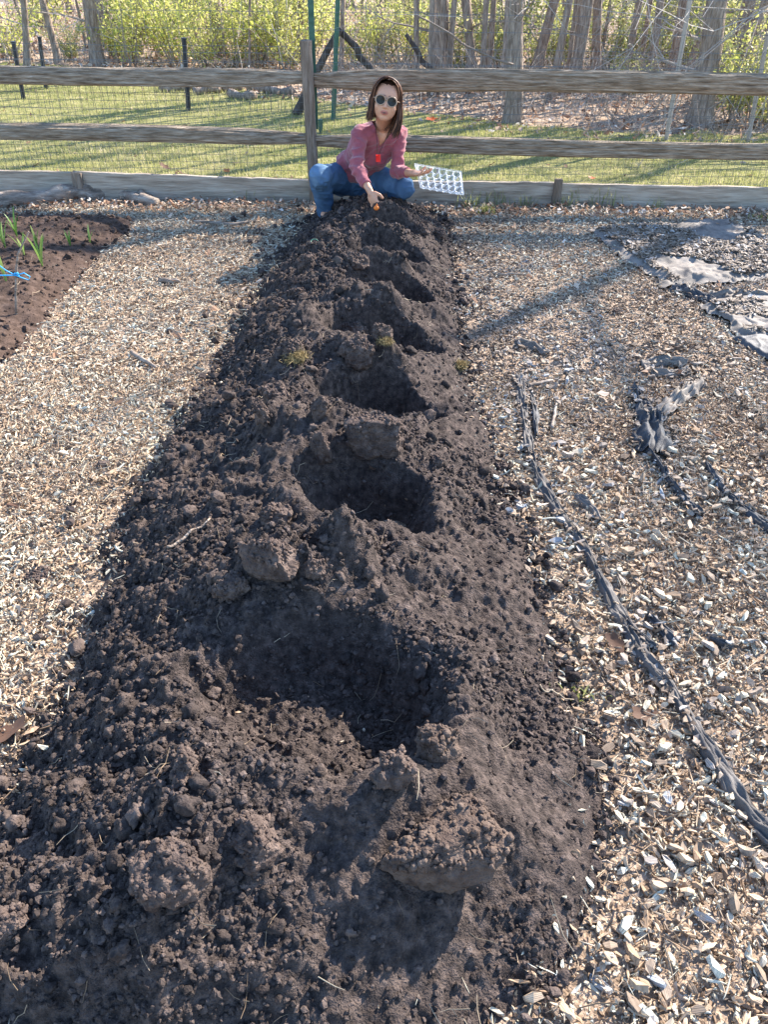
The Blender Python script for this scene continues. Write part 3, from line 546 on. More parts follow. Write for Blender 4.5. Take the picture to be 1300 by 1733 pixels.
def tree(bx,by,r,lx,ly,h,seed,label,group=None,crown=True,name='bare_tree',low=0):
    g=np.random.default_rng(seed); root=empty(name,(bx,by,0),label=label,cat='tree',group=group)
    n=22; t=np.linspace(0,1,n); z=-.1+t*(h+.1)
    X=lx*z+.05*r/.08*fbm(z*.9,z*0+seed,o=2,s=seed)*t**.3; Y=ly*z+.06*fbm(z*.9,z*0+seed+9,o=2,s=seed)
    k=12; an=np.arange(k)/k*2*math.pi; V=[]
    for i in range(n):
        fl=1+.55*math.exp(-max(z[i],0)/.12); rr=r*(1-.62*t[i])*fl*(1+.10*noise(np.arange(k)*1.3+seed,np.full(k,z[i]*2.2),s=seed)+.05*noise(np.arange(k)*3.+seed,np.full(k,z[i]*9),s=seed))
        V.append(np.stack([X[i]+rr*np.cos(an),Y[i]+rr*np.sin(an),np.full(k,z[i])],-1))
    V=np.concatenate(V); i=np.arange(n-1)[:,None]*k; j=np.arange(k)[None]; j2=(j+1)%k
    build('trunk',V,[np.stack([i+j,i+j2,i+k+j2,i+k+j],-1).reshape(-1,4)],M_bark,root,smooth=True)
    if crown:
        mb=MB()
        for c in range(4):
            i=int(g.integers(11,n)); a=g.uniform(0,6.28); limb(mb,(X[i],Y[i],z[i]),(math.cos(a),math.sin(a),.8),h*.25,r*.2,g,1,droop=.0)
        for c in range(low):
            i=int(g.integers(2,7)); a=g.uniform(0,6.28); limb(mb,(X[i],Y[i],z[i]),(math.cos(a),math.sin(a),.35),g.uniform(.5,1.1),r*.14+.003,g,2,droop=.01)
        mb.build('crown',M_twig if seed%3 else M_bark,root)
    return root
# (base px, base py, width px, top px at y=0, label)
T=[(46,112,12,41,'thin dark tree trunk above the leftmost black stakes'),
(100,106,13,70,'slim trunk leaning left near the top left corner'),
(164,108,24,149,'thick dark trunk leaning left, left of the yellow green thicket'),
(190,92,10,176,'thin trunk just right of the thick leaning one on the left'),
(235,86,12,230,'straight slim trunk behind the left thicket'),
(312,96,7,309,'very thin straight sapling trunk near the left centre'),
(371,92,24,361,'broad brown trunk with fork in the left centre'),
(422,113,5,423,'needle thin dark sapling in front of the yellow green shrubs'),
(505,100,14,512,'dark trunk just left of the fence post'),
(748,128,34,742,'broad ragged trunk to the right of the crouching person'),
(800,132,18,785,'brown trunk between the ragged one and the straight one'),
(866,205,30,876,'straight thick trunk rooted by the lawn, right of the red leaf'),
(905,128,20,940,'trunk leaning right beside the thick straight one'),
(972,150,22,998,'brown trunk at the centre of the right hand woods'),
(1008,130,18,1010,'upright trunk touching the central right one'),
(1056,140,13,1085,'slender trunk right of the central pair'),
(1100,150,15,1120,'dark slender trunk left of the widest trunk'),
(1138,136,17,1158,'trunk leaning right just before the widest trunk'),
(1183,208,40,1216,'widest trunk of the right hand woods with flared foot'),
(1240,165,20,1270,'leaning dark trunk right of the widest trunk'),
(1286,150,16,1310,'trunk at the right edge of the picture')]
for k,(px,py,wpx,tx,lb) in enumerate(T):
    b=G(px,py); dep=(b-[0,0,CAMH])@FW; r=wpx/2*dep/F*.92; top=A(tx,0,b[1]); lx=(top[0]-b[0])/max(.3,top[2]-b[2])
    tree(b[0],b[1],r,lx*.9,.01,min(7.,3.2+r*22) if b[0]>-1 else 6.5,200+k,lb,low=3)
g=np.random.default_rng(77)
FT='slender grey brown trunk far back among many in the woods'
for k in range(96):
    y=g.uniform(14.3,34); x=g.uniform(-.62*y-1,.62*y+1)
    rr_=g.uniform(.05,.13)
    if k%3==0: y=g.uniform(10.8,15); x=g.uniform(.3,.5*y+1); rr_=g.uniform(.02,.055)
    if k%3==1: y=g.uniform(13.5,20); rr_=g.uniform(.015,.04)
    tree(x,y,rr_,g.normal(0,.06),0,g.uniform(5.5,8),300+k,FT,group='far tree trunks in the woods',crown=(k%4==0),low=0)
# shrubs
def shrub_proto(seed,w_,h,nl,ls,mt):
    g=np.random.default_rng(seed); root=empty('shrub',(0,0,0)); mb=MB(); tips=[]
    for i in range(16):
        a=g.uniform(0,6.28); d=np.array([math.cos(a)*.5,math.sin(a)*.5,1.]); d/=np.linalg.norm(d); P=[np.array([g.normal(0,.1),g.normal(0,.1),-.03])]
        for s in range(6): d=d+g.normal(0,.16,3)+[math.cos(a)*.06,math.sin(a)*.06,-.03]; d/=np.linalg.norm(d); P.append(P[-1]+d*h/5.4*[w_/h,w_/h,1])
        P=np.array(P); mb.tube(P,np.linspace(.010,.003,7),4,cap=False)
        tips+= [P[s]*(1-f)+P[s+1]*f for s in range(1,6) for f in(0,.5)]
    mb.build('stem',M_twig,root)
    tips=np.array(tips); c=tips[g.integers(0,len(tips),nl)]; pos=c+g.normal(0,1,(nl,3))*[.075*w_,.075*w_,.06]; pos[:,2]=np.abs(pos[:,2])
    pv=np.array([[-.5,0,0],[0,-.28,.04],[.5,0,0],[0,.28,.04]]); s=g.uniform(.5,1.3,nl)*ls
    val=np.clip(.5+.4*fbm(pos[:,0],pos[:,1],pos[:,2],f=3,o=2,s=seed)+g.normal(0,.2,nl),0,1)
    o=scatter('foliage',pv,[[0,1,2,3]],None,pos,np.stack([s,s,s],-1),rotm(g.uniform(0,6.28,nl),g.normal(0,.7,nl),g.normal(0,.7,nl)),mt,parent=root,kind=None,val=val); 
    return root
protos=[shrub_proto(1,.9,1.1,1700,.055,M_shrub),shrub_proto(2,1.1,1.4,2200,.055,M_shrub),shrub_proto(3,.8,.9,2200,.045,M_shrub2),shrub_proto(4,1.2,1.6,3600,.055,M_shrub2)]
used=set()
def put(pi,x,y,s,rz,label,group):
    src=protos[pi]
    if pi not in used: o=src; used.add(pi)
    else:
        o=src.copy(); C.objects.link(o)
        for ch in src.children: c=ch.copy(); C.objects.link(c); c.parent=o
    o.location=(x,y,-.03); o.rotation_euler=(0,0,rz); o.scale=(s,s,s); tag(o,label,'shrub',group)
SH=[(225,100,1),(300,98,0),(345,104,1),(400,100,1),(450,98,1),(490,104,0),(200,88,0),(270,84,1),(440,84,1),(370,80,1),(510,84,1),(600,100,0),(640,96,2),(690,98,1),(120,90,2),(20,88,0)]
for k,(px,py,pi) in enumerate(SH):
    b=G(px,py+6); put(pi,b[0],b[1],.95+.25*math.sin(k*1.7),k*1.3,'fresh yellow green shrub in the sunlit thicket left of centre','yellow green shrubs on the left wood edge')
SH2=[(780,112),(845,110),(910,106),(960,104),(1030,106),(1090,110),(1150,108),(1210,112),(1270,150),(1240,190),(1290,200),(1060,150),(720,90),(1180,96)]
for k,(px,py) in enumerate(SH2):
    b=G(px,py+6); put((2,3,0,2)[k%4],b[0],b[1],(.8 if py>140 else 1.05)+.2*math.sin(k*2.1),k*1.9,'green bush growing between the right hand tree trunks','green bushes among the right hand trunks')
for k in range(54):
    y=g.uniform(15.5,34); x=g.uniform(-.62*y,.62*y); put(k%4,x,y,g.uniform(1.0,1.6),k*2.1,'hazy green bush deep in the woods behind the front row','bushes deep in the woods')
# brush tangle (stuff)
def brush(name,N,xr,yr,hr,sel,seed,label,mat_=M_twig):
    g=np.random.default_rng(seed); mb=MB()
    x=g.uniform(*xr,N);y=g.uniform(*yr,N);ok=sel(x,y,g.random(N))
    for a,b in zip(x[ok],y[ok]):
        an=g.uniform(0,6.28); el=abs(g.normal(.7,.5)); d=np.array([math.cos(an)*math.cos(el),math.sin(an)*math.cos(el),math.sin(el)]); L=g.uniform(*hr); P=[np.array([a,b,-.03])]
        for s in range(4): d=d+g.normal(0,.16,3)+[0,0,-.05]; d/=np.linalg.norm(d); P.append(P[-1]+d*L/4)
        mb.tube(P,np.linspace(.0035,.0012,5),3,cap=False)
    o=mb.build(name,mat_); o['kind']='stuff'; o['label']=label
brush('brushwood',2600,(-1,8),(8.6,14),(.25,.9),lambda x,y,r:(y>lawn_far(x)-.1)&(np.abs(x)<.6*y+1),51,'tangle of pale dead twigs and brush at the foot of the right hand trees')
brush('dead_undergrowth',2400,(-12,12),(10.5,22),(.4,1.3),lambda x,y,r:(y>lawn_far(x)+.1)&(np.abs(x)<.6*y+1),52,'thin bare stems of undergrowth through the woods')
# drooping bare tree at the right and crooked trunk behind the post
def droop_tree():
    g=np.random.default_rng(5); root=empty('bare_tree',(6.6,9.55,0),label='tree outside the right edge whose pale bare drooping branches hang over the top right',cat='tree')
    mb=MB(); mb.tube([(0,0,-.1),(0,.02,.8),(-.05,0,2),(-.03,.03,4.4),(0,0,6.4)],[.14,.12,.11,.10,.06],10); mb.build('trunk',M_bark,root)
    mb=MB()
    for i in range(19):
        z0=g.uniform(1.0,2.2); a=math.pi+g.normal(0,.28); d=np.array([math.cos(a),math.sin(a)*.8,g.uniform(-.02,.25)]); 
        limb(mb,(-.1,0,z0),d,g.uniform(2.6,4.6),.013,g,2,droop=.035,spread=.6)
    for i in range(4):
        z0=g.uniform(3.6,6.0); a=math.pi*1.25+g.normal(0,.7); limb(mb,(0,0,z0),(math.cos(a),math.sin(a),g.uniform(.0,.5)),g.uniform(2.,3.6),.035,g,3,droop=.01,spread=.7)
    mb.build('crown',M_twig,root)
droop_tree()
def poly_limb(px_pts,Y,rs,name,label,cat,m=M_bark):
    P=np.array([A(x,y,yy) for (x,y),yy in zip(px_pts,Y)]); t=np.linspace(0,1,len(P)); tt=np.linspace(0,1,18); Q=np.stack([np.interp(tt,t,P[:,i]) for i in range(3)],-1)
    Q+=.02*np.stack([noise(tt*6+i*7,tt*0,s=3+i) for i in range(3)],-1); mb=MB(); mb.tube(Q,np.interp(tt,t,rs),9); tag(mb.build(name,m,smooth=True),label,cat)
b0=G(500,192)
poly_limb([(498,192),(515,165),(540,112),(578,48)],[b0[1]]*4,[.055,.05,.04,.032],'leaning_limb','crooked dark limb leaning up behind the fence post','branch',M_dbark)
poly_limb([(574,50),(600,82),(622,112),(650,150)],[b0[1]+.1]*4,[.035,.037,.037,.038],'leaning_limb','dark limb slanting down to the right behind the head of the person','branch',M_dbark)
poly_limb([(700,20),(760,60),(815,92),(870,110)],[9,9.1,9.2,9.3],[.008,.010,.010,.012],'thin_branch','long thin pale branch slanting down above the right rail','branch',M_twig)
b0=G(742,165)
poly_limb([(685,55),(705,90),(728,118),(745,165)],[b0[1]]*4,[.025,.032,.035,.04],'leaning_limb','dark leaning stem right of the person above the rail','branch',M_dbark)
# row of dark logs beyond the lawn
g=np.random.default_rng(9)
for k,(px,py,L,lb) in enumerate([(300,152,.45,'leftmost dark log of the row beyond the lawn'),(350,156,.3,'second dark log in the row beyond the lawn'),(392,152,.22,'squat dark log in the middle of the row beyond the lawn'),(430,153,.22,'dark chunk of log right of the squat one'),(470,158,.4,'longest log at the right end of the row beyond the lawn'),(410,166,.35,'fallen log lying in front of the row beyond the lawn')]):
    b=G(px,py); mb=MB(); t=np.linspace(-1,1,9); mb.tube(np.stack([b[0]+t*L/2,b[1]+.1*t*math.sin(k),.03+.0*t+.015*np.sin(t*3+k)],-1),.05*(1+.15*np.sin(t*5+k)),9); o=mb.build('log',M_bark,smooth=True); tag(o,lb,'log','dark logs beyond the lawn')

# ------------------------------------------------------------------ landscape fabric (things)
RC=[]
def ribbon(pts,wid,label,seed,m=M_fab,lift=.022,fold=.012,name='landscape_fabric'):
    """pts pixel centreline on the ground, wid metres"""
    P=np.array([G(x,y) for x,y in pts])[:,:2]; d=np.r_[0,np.cumsum(np.linalg.norm(np.diff(P,axis=0),axis=1))]; n=int(d[-1]/.012)+8; tt=np.linspace(0,d[-1],n)
    C_=np.stack([np.interp(tt,d,P[:,i]) for i in range(2)],-1)
    for _ in range(6): C_[1:-1]=(C_[:-2]+C_[1:-1]*2+C_[2:])/4
    T_=np.gradient(C_,axis=0); T_/=np.linalg.norm(T_,axis=1)[:,None]; N_=np.stack([-T_[:,1],T_[:,0]],-1); w_=np.interp(tt,d,wid)
    k=22; u=np.linspace(-1,1,k); uu,ss=np.meshgrid(u,tt); wl=.8*w_[:,None]*(1+.40*noise(ss*7,uu*0+seed,s=seed)+.22*noise(ss*26,uu*0,s=seed+1)+.25*noise(ss*14,uu*1.2+seed,s=seed+7))
    X=C_[:,None,0]+N_[:,None,0]*uu*wl*.5; Y=C_[:,None,1]+N_[:,None,1]*uu*wl*.5
    Z=surf(X,Y)+lift*.75+fold*.22*(1-uu**2)*(1+.8*noise(ss*7+seed,uu*1.5,s=seed+2))+fold*.55*(1-np.abs(noise(uu*2.2+ss*2,ss*10,s=seed+3)))**4+fold*.6*(1-np.abs(noise(uu*2.6+seed,ss*2.5,s=seed+9)))**6+fold*.45*noise(uu*6,ss*30,s=seed+4)-.016*np.abs(uu)**4
    occ_add(X[:,2:-2],Y[:,2:-2]); V=np.stack([X,Y,Z],-1).reshape(-1,3); i=np.arange(n-1)[:,None]*k+np.arange(k-1)[None]; q=np.stack([i,i+1,i+k+1,i+k],-1).reshape(-1,4)
    o=build(name,V,[q],m,smooth=True); tag(o,label,'landscape fabric','torn pieces of landscape fabric'); sm=o.modifiers.new('thickness','SOLIDIFY'); sm.thickness=.0012
    g=np.random.default_rng(seed); nn=int(d[-1]*260); a=g.integers(0,n,nn); b_=np.where(g.random(nn)<.9,g.choice([0,21,1,20,2,19],nn),g.integers(0,22,nn)); RC.append(np.stack([X[a,b_],Y[a,b_],Z[a,b_]],-1)[fbm(X[a,b_],Y[a,b_],f=7,o=2,s=seed)>-.12]); return o
def sheet(c4,label,seed,m=M_fab,lift=.03,wr=.03,nu=110,nv=90,ragged=.04,fr=4.):
    c=np.array([G(x,y)[:2] for x,y in c4]); u,v=np.meshgrid(np.linspace(0,1,nu),np.linspace(0,1,nv))
    XY=(c[0]*((1-u)*(1-v))[...,None]+c[1]*(u*(1-v))[...,None]+c[2]*(u*v)[...,None]+c[3]*((1-u)*v)[...,None]); X,Y=XY[...,0],XY[...,1]
    ed=np.minimum(np.minimum(u,1-u),np.minimum(v,1-v)); off=np.exp(-ed/.12)*ragged
    X=X+off*fbm(X,Y,f=6,o=3,s=seed)*1.6; Y=Y+off*fbm(X,Y,f=6,o=3,s=seed+5)*1.6
    fo=1-np.abs(fbm(X,Y,f=fr,o=3,s=seed+9))*2.0
    Z=gz(X,Y)+lift*.7*np.clip(ed*12,.2,1)+.35*wr*np.clip(fo,-.3,1)+wr*.5*(1-np.abs(noise(X*5+Y*3,Y*9-X*3,s=seed)))**7+.3*wr*(1-np.abs(noise(X*14-Y*8,Y*10+X*7,s=seed+2)))**6+.15*wr*noise(X*40,Y*40,s=seed)
    occ_add(X[3:-3,3:-3],Y[3:-3,3:-3]); V=np.stack([X,Y,Z],-1).reshape(-1,3); i=np.arange(nv-1)[:,None]*nu+np.arange(nu-1)[None]; o=build('landscape_fabric',V,[np.stack([i,i+1,i+nu+1,i+nu],-1).reshape(-1,4)],m,smooth=True)
    tag(o,label,'landscape fabric','torn pieces of landscape fabric'); sm=o.modifiers.new('thickness','SOLIDIFY'); sm.thickness=.0012
    return X,Y,Z
ribbon([(880,640),(884,690),(890,735),(905,800),(940,865),(985,925),(1010,975),(1040,1030),(1068,1075),(1092,1120),(1130,1165),(1165,1220),(1200,1275),(1235,1320),(1262,1370),(1300,1410),(1350,1430)],np.array([.06,.055,.06,.05,.045,.05,.05,.055,.06,.05,.045,.05,.055,.05,.06,.09,.1]),'long snaking strip of black landscape fabric running down the right hand path',1,M_fabm,fold=.016)
ribbon([(893,655),(905,700),(908,745)],[.02,.035,.02],'short black fabric curl beside the top of the long strip',2,M_fabd)
ribbon([(1072,665),(1082,690),(1098,715),(1105,760),(1100,775)],[.04,.06,.13,.16,.1],'crumpled black fabric bundle in the middle of the right path',3,M_fabd,fold=.035)
ribbon([(1070,745),(1110,785),(1135,825),(1165,862),(1185,882)],[.03,.05,.04,.035,.02],'dark fabric tail twisting down from the crumpled bundle',4,M_fabd,fold=.02)
ribbon([(1100,720),(1125,700),(1150,680),(1185,655)],[.05,.08,.10,.08],'curled grey fabric wing to the right of the crumpled bundle',5,M_fab,fold=.045)
ribbon([(1085,628),(1115,620),(1160,628)],[.05,.06,.04],'small grey fabric fold above the crumpled bundle',6,M_fab,fold=.03)
ribbon([(1100,640),(1130,640),(1165,632)],[.03,.05,.04],'narrow fabric flap lying just below the small fold',16,M_fab,fold=.02)
ribbon([(1195,790),(1225,840),(1270,875),(1310,905)],[.02,.05,.05,.03],'black fabric streak at the right edge beside the twisting tail',7,M_fabd,fold=.012)
ribbon([(1095,1045),(1120,1070),(1145,1095)],[.02,.035,.03],'short black fabric tongue just right of the long strip',8,M_fabd,fold=.012)
ribbon([(1060,1060),(1085,1085),(1115,1105)],[.02,.03,.02],'black fabric sliver between the long strip and the short tongue',18,M_fabd,fold=.012)
ribbon([(1200,1085),(1240,1100)],[.02,.02],'tiny black fabric scrap on the chips at the right',9,M_fabd)
ribbon([(975,845),(1000,865),(1015,890)],[.02,.05,.03],'half buried fabric edge right of the long strip',10,M_fab,fold=.015)
ribbon([(870,585),(905,590),(925,605)],[.02,.05,.03],'faint grey fabric scrap above the long strip',11,M_fab,fold=.02)
S1=sheet([(985,392),(1240,372),(1420,470),(1130,492)],'large grey fabric sheet half covered with chips at the upper right',21,ragged=.05,wr=.03)
S2=sheet([(1180,520),(1290,495),(1400,590),(1255,572)],'smooth grey fabric flap at the right edge',22,wr=.03,nu=80,nv=60,ragged=.03)
S3=sheet([(1238,575),(1320,560),(1420,650),(1310,625)],'dark fabric corner below the smooth flap at the right edge',23,m=M_fabd,wr=.02,nu=60,nv=50,ragged=.03)
ribbon([(1140,490),(1180,505),(1205,515)],[.1,.08,.05],'bunched fabric edge joining the sheet and the smooth flap',12,M_fabd,fold=.03)
ribbon([(1190,512),(1250,502),(1330,512)],[.03,.04,.04],'rolled fabric hem running to the right edge',13,M_fab,fold=.03)
# chips lying on the sheets
def on_sheet(S,N,seed,name,label,thr=0.):
    g=np.random.default_rng(seed); X,Y,Z=S; m_=(fbm(X,Y,f=2.2,o=3,s=seed)>thr)&(np.pad(np.ones((X.shape[0]-16,X.shape[1]-16),bool),8)); idx=np.argwhere(m_); k=idx[g.integers(0,len(idx),N)]
    x=X[k[:,0],k[:,1]]+g.normal(0,.01,N);y=Y[k[:,0],k[:,1]]+g.normal(0,.01,N);z=Z[k[:,0],k[:,1]]+.004+g.random(N)*.014; L=g.uniform(.012,.045,N)
    scatter(name,chip_shapes(g,N),chipq,None,np.stack([x,y,z],-1),np.stack([L,L*g.uniform(.25,.6,N),g.uniform(.002,.005,N)],-1),rotm(g.uniform(0,6.28,N),g.normal(0,.25,N),g.normal(0,.25,N)),M_chipgrey,label=label)
on_sheet(S1,6500,1,'chips_on_fabric','grey chips lying on the large fabric sheet',.02)
RC=np.concatenate(RC); g=np.random.default_rng(8); N=len(RC); L=g.uniform(.01,.035,N); scatter('chips_on_strips',chip_shapes(g,N),chipq,None,RC+np.stack([g.normal(0,.006,N),g.normal(0,.006,N),.003+.008*g.random(N)],-1),np.stack([L,L*g.uniform(.25,.6,N),g.uniform(.002,.005,N)],-1),rotm(g.uniform(0,6.28,N),g.normal(0,.25,N),g.normal(0,.25,N)),M_chipgrey,label='wood chips lying over the edges of the fabric strips')
on_sheet(S2,350,2,'chips_on_flap','few chips on the smooth fabric flap',.25)

chips('wood_chips_pale',150000,(-4.6,-.3),(.3,6.0),M_chip,(.007,.040),(.003,.012),on_path,1,label='pale shredded wood chips covering the path left of the soil ridge')
chips('wood_chips_tan',105000,(.1,4.4),(.3,6.0),M_chip,(.007,.040),(.004,.015),lambda x,y,r:on_path(x,y,r)&(rng.random(len(x))>greyness(x,y)*.75),2,label='tan wood chips covering the path right of the soil ridge',pw=.9)
chips('wood_chips_grey',125000,(.1,4.4),(.3,6.0),M_chipgrey,(.006,.036),(.003,.015),lambda x,y,r:on_path(x,y,r)&(rng.random(len(x))<.12+greyness(x,y)*.8),3,label='weathered grey wood chips on the right hand path',pw=.9)
chips('large_wood_chips',3800,(.2,3.4),(.4,3.6),M_chipgrey,(.028,.052),(.014,.028),on_path,4,lift=.026,label='large flat grey wood chips in the right foreground',th=(.004,.008),pw=1.0,jit=.3)
chips('fine_chip_debris',150000,(-2.8,2.8),(.35,3.2),M_chip,(.003,.013),(.001,.005),on_path,9,lift=.020,label='fine wood debris between the chips in the foreground')
chips('large_tan_chips',2600,(.2,3.0),(.4,2.6),M_chip,(.026,.05),(.012,.024),on_path,6,lift=.026,label='large tan wood chips in the right foreground',th=(.004,.008),pw=1.0,jit=.3)

chips('wood_shreds',42000,(-4.4,3.4),(.4,6.0),M_chip,(.02,.07),(.0012,.003),lambda x,y,r:on_path(x,y,r)&((x<0)|(y<3)),13,lift=.024,label='long thin wood shreds and straw mixed into the chips',th=(.001,.002),jit=.5)
# ------------------------------------------------------------------ sticks, twine, shoots, tufts
def stick(pts,rad,label,seed,z=.02,m=M_bone,name='stick',cat='stick'):
    P=np.array([G(x,y) for x,y in pts]); t=np.linspace(0,1,len(P)); tt=np.linspace(0,1,12); Q=np.stack([np.interp(tt,t,P[:,i]) for i in range(2)],-1)
    Z=surf(Q[:,0],Q[:,1]); Z=np.maximum(Z,Z.mean()-.01)+z; Q=np.c_[Q,Z]+.004*np.stack([noise(tt*8+seed,tt*0+k,s=seed) for k in range(3)],-1); mb=MB(); mb.tube(Q,rad*np.interp(tt,[0,.5,1],[1,.9,.55]),7); tag(mb.build(name,m,smooth=True),label,cat)
stick([(225,606),(265,628)],.012,'short grey stick on the left path beside the ridge',1)
stick([(270,480),(305,482)],.016,'broken pale stick with a dark end on the far left path',2)
stick([(330,380),(395,386),(440,380)],.011,'pale stick lying in the rail shadow on the far left path',3)
stick([(893,660),(935,650)],.010,'pale stick at the top of the long fabric strip',4)
stick([(933,735),(945,672)],.007,'thin dark curved stick near the top of the long strip',5)
stick([(300,1015),(330,998),(372,975)],.0045,'dark twig half buried on the left slope of the ridge',6,m=M_bark)
stick([(905,1200),(965,1205)],.002,'thin pale twig at the right foot of the ridge',7,m=M_straw)
stick([(835,468),(895,470)],.006,'thin pale twig on the far right path',8)
def driftwood():
    for k,(pts,rd,lb) in enumerate([([(0,352),(60,345),(130,338),(180,332)],.06,'long weathered log at the back of the left bed'),([(150,338),(200,332),(235,345),(262,350)],.045,'forked grey root end of the log behind the left bed'),([(232,335),(258,343)],.03,'short pale log stub at the right of the weathered log')]):
        P=np.array([G(x,y) for x,y in pts]); t=np.linspace(0,1,len(P)); tt=np.linspace(0,1,26); Q=np.stack([np.interp(tt,t,P[:,i]) for i in range(2)],-1); Z=surf(Q[:,0],Q[:,1])+rd*.8; Q=np.c_[Q,Z]+.02*np.stack([noise(tt*7+k*5,tt*0+j,s=k) for j in range(3)],-1)
        mb=MB(); mb.tube(Q,rd*(1+.3*noise(tt*9,tt*0+k,s=7)),10); tag(mb.build('weathered_log',M_bone,smooth=True),lb,'log')
driftwood()
def shoot(px,py,h,nb,label,seed):
    g=np.random.default_rng(seed); b=G(px,py,.12); z=float(bed(np.array([b[0]]),np.array([b[1]]))[0])-.01; mb=MB()
    for i in range(nb):
        a=g.uniform(0,6.28); L=h*g.uniform(.6,1); t=np.linspace(0,1,8); sp=g.uniform(.10,.45)*L; P=np.stack([b[0]+math.cos(a)*sp*t**1.6,b[1]+math.sin(a)*sp*t**1.6,z+L*(t-.18*t**3)],-1)
        wv=np.array([-math.sin(a),math.cos(a),0])*.006; wd=(np.sin(np.clip(t*.9+.15,0,1)*math.pi)*.8+.25)[:,None]; wd[-1]=.05
        V=np.concatenate([P+wv*wd,P-wv*wd]); n=8; i_=np.arange(7); mb.add(V,np.stack([i_,i_+1,i_+n+1,i_+n],-1))
    tag(mb.build('onion_shoot',M_shoot),label,'onion plant','onion shoots on the left bed')
for k,(px,py,h,nb,lb) in enumerate([(68,438,.30,7,'tallest onion shoot, nearest the stick with blue twine'),(62,415,.2,4,'onion shoot just behind the tallest one'),(28,400,.22,5,'onion shoot near the left edge, behind the twine'),(115,400,.16,4,'onion shoot right of the tallest one'),(147,388,.15,3,'rightmost onion shoot on the bed'),(8,418,.24,6,'onion shoot cut by the left picture edge'),(8,470,.26,6,'onion shoot by the twine knot at the left edge'),(40,430,.22,5,'onion shoot between the twine and the tallest one')]): shoot(px,py,h,nb,lb,600+k)
b=G(25,548); st=A(22,470,b[1]); tp=A(48,392,b[1]-.03)
mb=MB(); mb.tube([b-[0,0,.03],A(26,500,b[1]),A(27,455,b[1]),A(30,430,b[1]),tp],[.007,.006,.006,.005,.003],6); tag(mb.build('twine_stick',M_bone,smooth=True),'thin crooked stick with blue twine tied round it','stick')
mb=MB(); k0=A(26,466,b[1]-.01); f=b[1]
mb.tube([A(-60,435,f-.05),A(-15,440,f-.02),A(10,458,f-.01),k0],.0028,5); mb.tube([A(-60,455,f),A(0,466,f),k0],.0028,5); mb.tube([k0,A(40,462,f),A(50,468,f),A(48,474,f),A(36,470,f),k0],.0028,5)
t=np.linspace(0,4*math.pi,24); mb.tube(np.stack([k0[0]+.009*np.cos(t),k0[1]+.01+.009*np.sin(t),k0[2]-.008+t*.0015],-1),.0028,5); tag(mb.build('blue_twine',M_blue,smooth=True),'bright blue twine knotted round the crooked stick','twine')
def tuft(px,py,h,n,label,seed,spread=.05,m=M_grass):
    g=np.random.default_rng(seed); b=G(px,py); mb=MB(); z=0.0
    for i in range(n):
        a=g.uniform(0,6.28); L=h*g.uniform(.4,1); t=np.linspace(0,1,5); o=g.normal(0,spread,2)*[1,.4]; sp=g.uniform(.1,.6)*L
        P=np.stack([b[0]+o[0]+math.cos(a)*sp*t**1.6,b[1]+o[1]+math.sin(a)*sp*t**1.6,z+L*(t-.25*t**3)],-1); wv=np.array([-math.sin(a),math.cos(a),0])*.0022; wd=np.array([1,1,.9,.6,.05])[:,None]
        V=np.concatenate([P+wv*wd,P-wv*wd]); i_=np.arange(4); mb.add(V,np.stack([i_,i_+1,i_+6,i_+5],-1),a=g.uniform(0,.6))
    tag(mb.build('grass_tuft',m),label,'grass tuft','grass tufts along the boards')
for k,(px,py,h,n,s,lb) in enumerate([(820,362,.10,110,.04,'bright green grass tuft at the foot of the board right of the person'),(795,352,.16,30,.04,'thin grass tuft just behind the bright green one'),(830,347,.18,40,.06,'tall sparse grass against the board above the bright tuft'),(880,350,.16,26,.07,'sparse grass blades left of the double stake'),(960,352,.14,26,.04,'grass tuft right beside the double stake'),(1010,348,.22,60,.10,'widest clump of grass against the rightmost board'),(1110,354,.12,20,.04,'small grass tuft far right against the board'),(1285,372,.08,14,.03,'tiny grass tuft at the right edge by the board'),(85,330,.15,60,.06,'dark grass clump left of the pale stake'),(18,330,.14,30,.05,'grass clump in the far left corner by the board'),(430,338,.14,40,.08,'grass clump against the long left board near the post')]): tuft(px,py,h,n,lb,700+k,s)
tuft(975,1180,.05,26,'small grass sprig in the chips beside the long fabric strip',720,.03); tuft(470+60,1560,.0001,1,'x',1) if False else None
# ring, white scraps
b=G(533,428,.17); z=float(surf(np.array([b[0]]),np.array([b[1]]))[0]); t=np.linspace(0,2*math.pi,25); mb=MB(); mb.tube(np.stack([b[0]+.020*np.cos(t),b[1]+.016*np.sin(t),z+.012+.008*np.sin(t)],-1),.003,6,cap=False); tag(mb.build('plastic_ring',M_ring,smooth=True),'small green plastic ring half buried in the far soil','ring')
# leaves that can be counted
def oneleaf(P,s,yaw,pit,label,m,seed,name='dead_leaf',cat='leaf'):
    g=np.random.default_rng(seed); n=26; a=np.linspace(0,2*math.pi,n,endpoint=False); r=(.62+.38*np.abs(np.cos(a*2.5+.4)))*(1-.25*np.abs(np.sin(a))); rr=np.array([0,.5,1.]); V=[[0,0,0]]
    for q in rr[1:]:
        for i in range(n): x=q*r[i]*math.cos(a[i]);y=q*r[i]*.75*math.sin(a[i]); V.append([x,y,.28*x*x+.35*y*y+.04*noise(np.array([x*3]),np.array([y*3.]),s=seed)[0]])
    j=np.arange(n); t=np.stack([j*0,j+1,(j+1)%n+1],-1); q=np.stack([j+1,j+1+n,(j+1)%n+1+n,(j+1)%n+1],-1)
    V=np.array(V)*s@rotm(np.array([yaw]),np.array([pit]),np.array([.3]))[0].T+P; tag(build(name,V,[q,t],m,smooth=True),label,cat)
oneleaf(A(730,202,YF+.05),.048,.1,-.0,'red leaf caught in the wire mesh right of the person',M_red,1); 
bpy.data.objects['dead_leaf'].rotation_euler=(0,0,0)
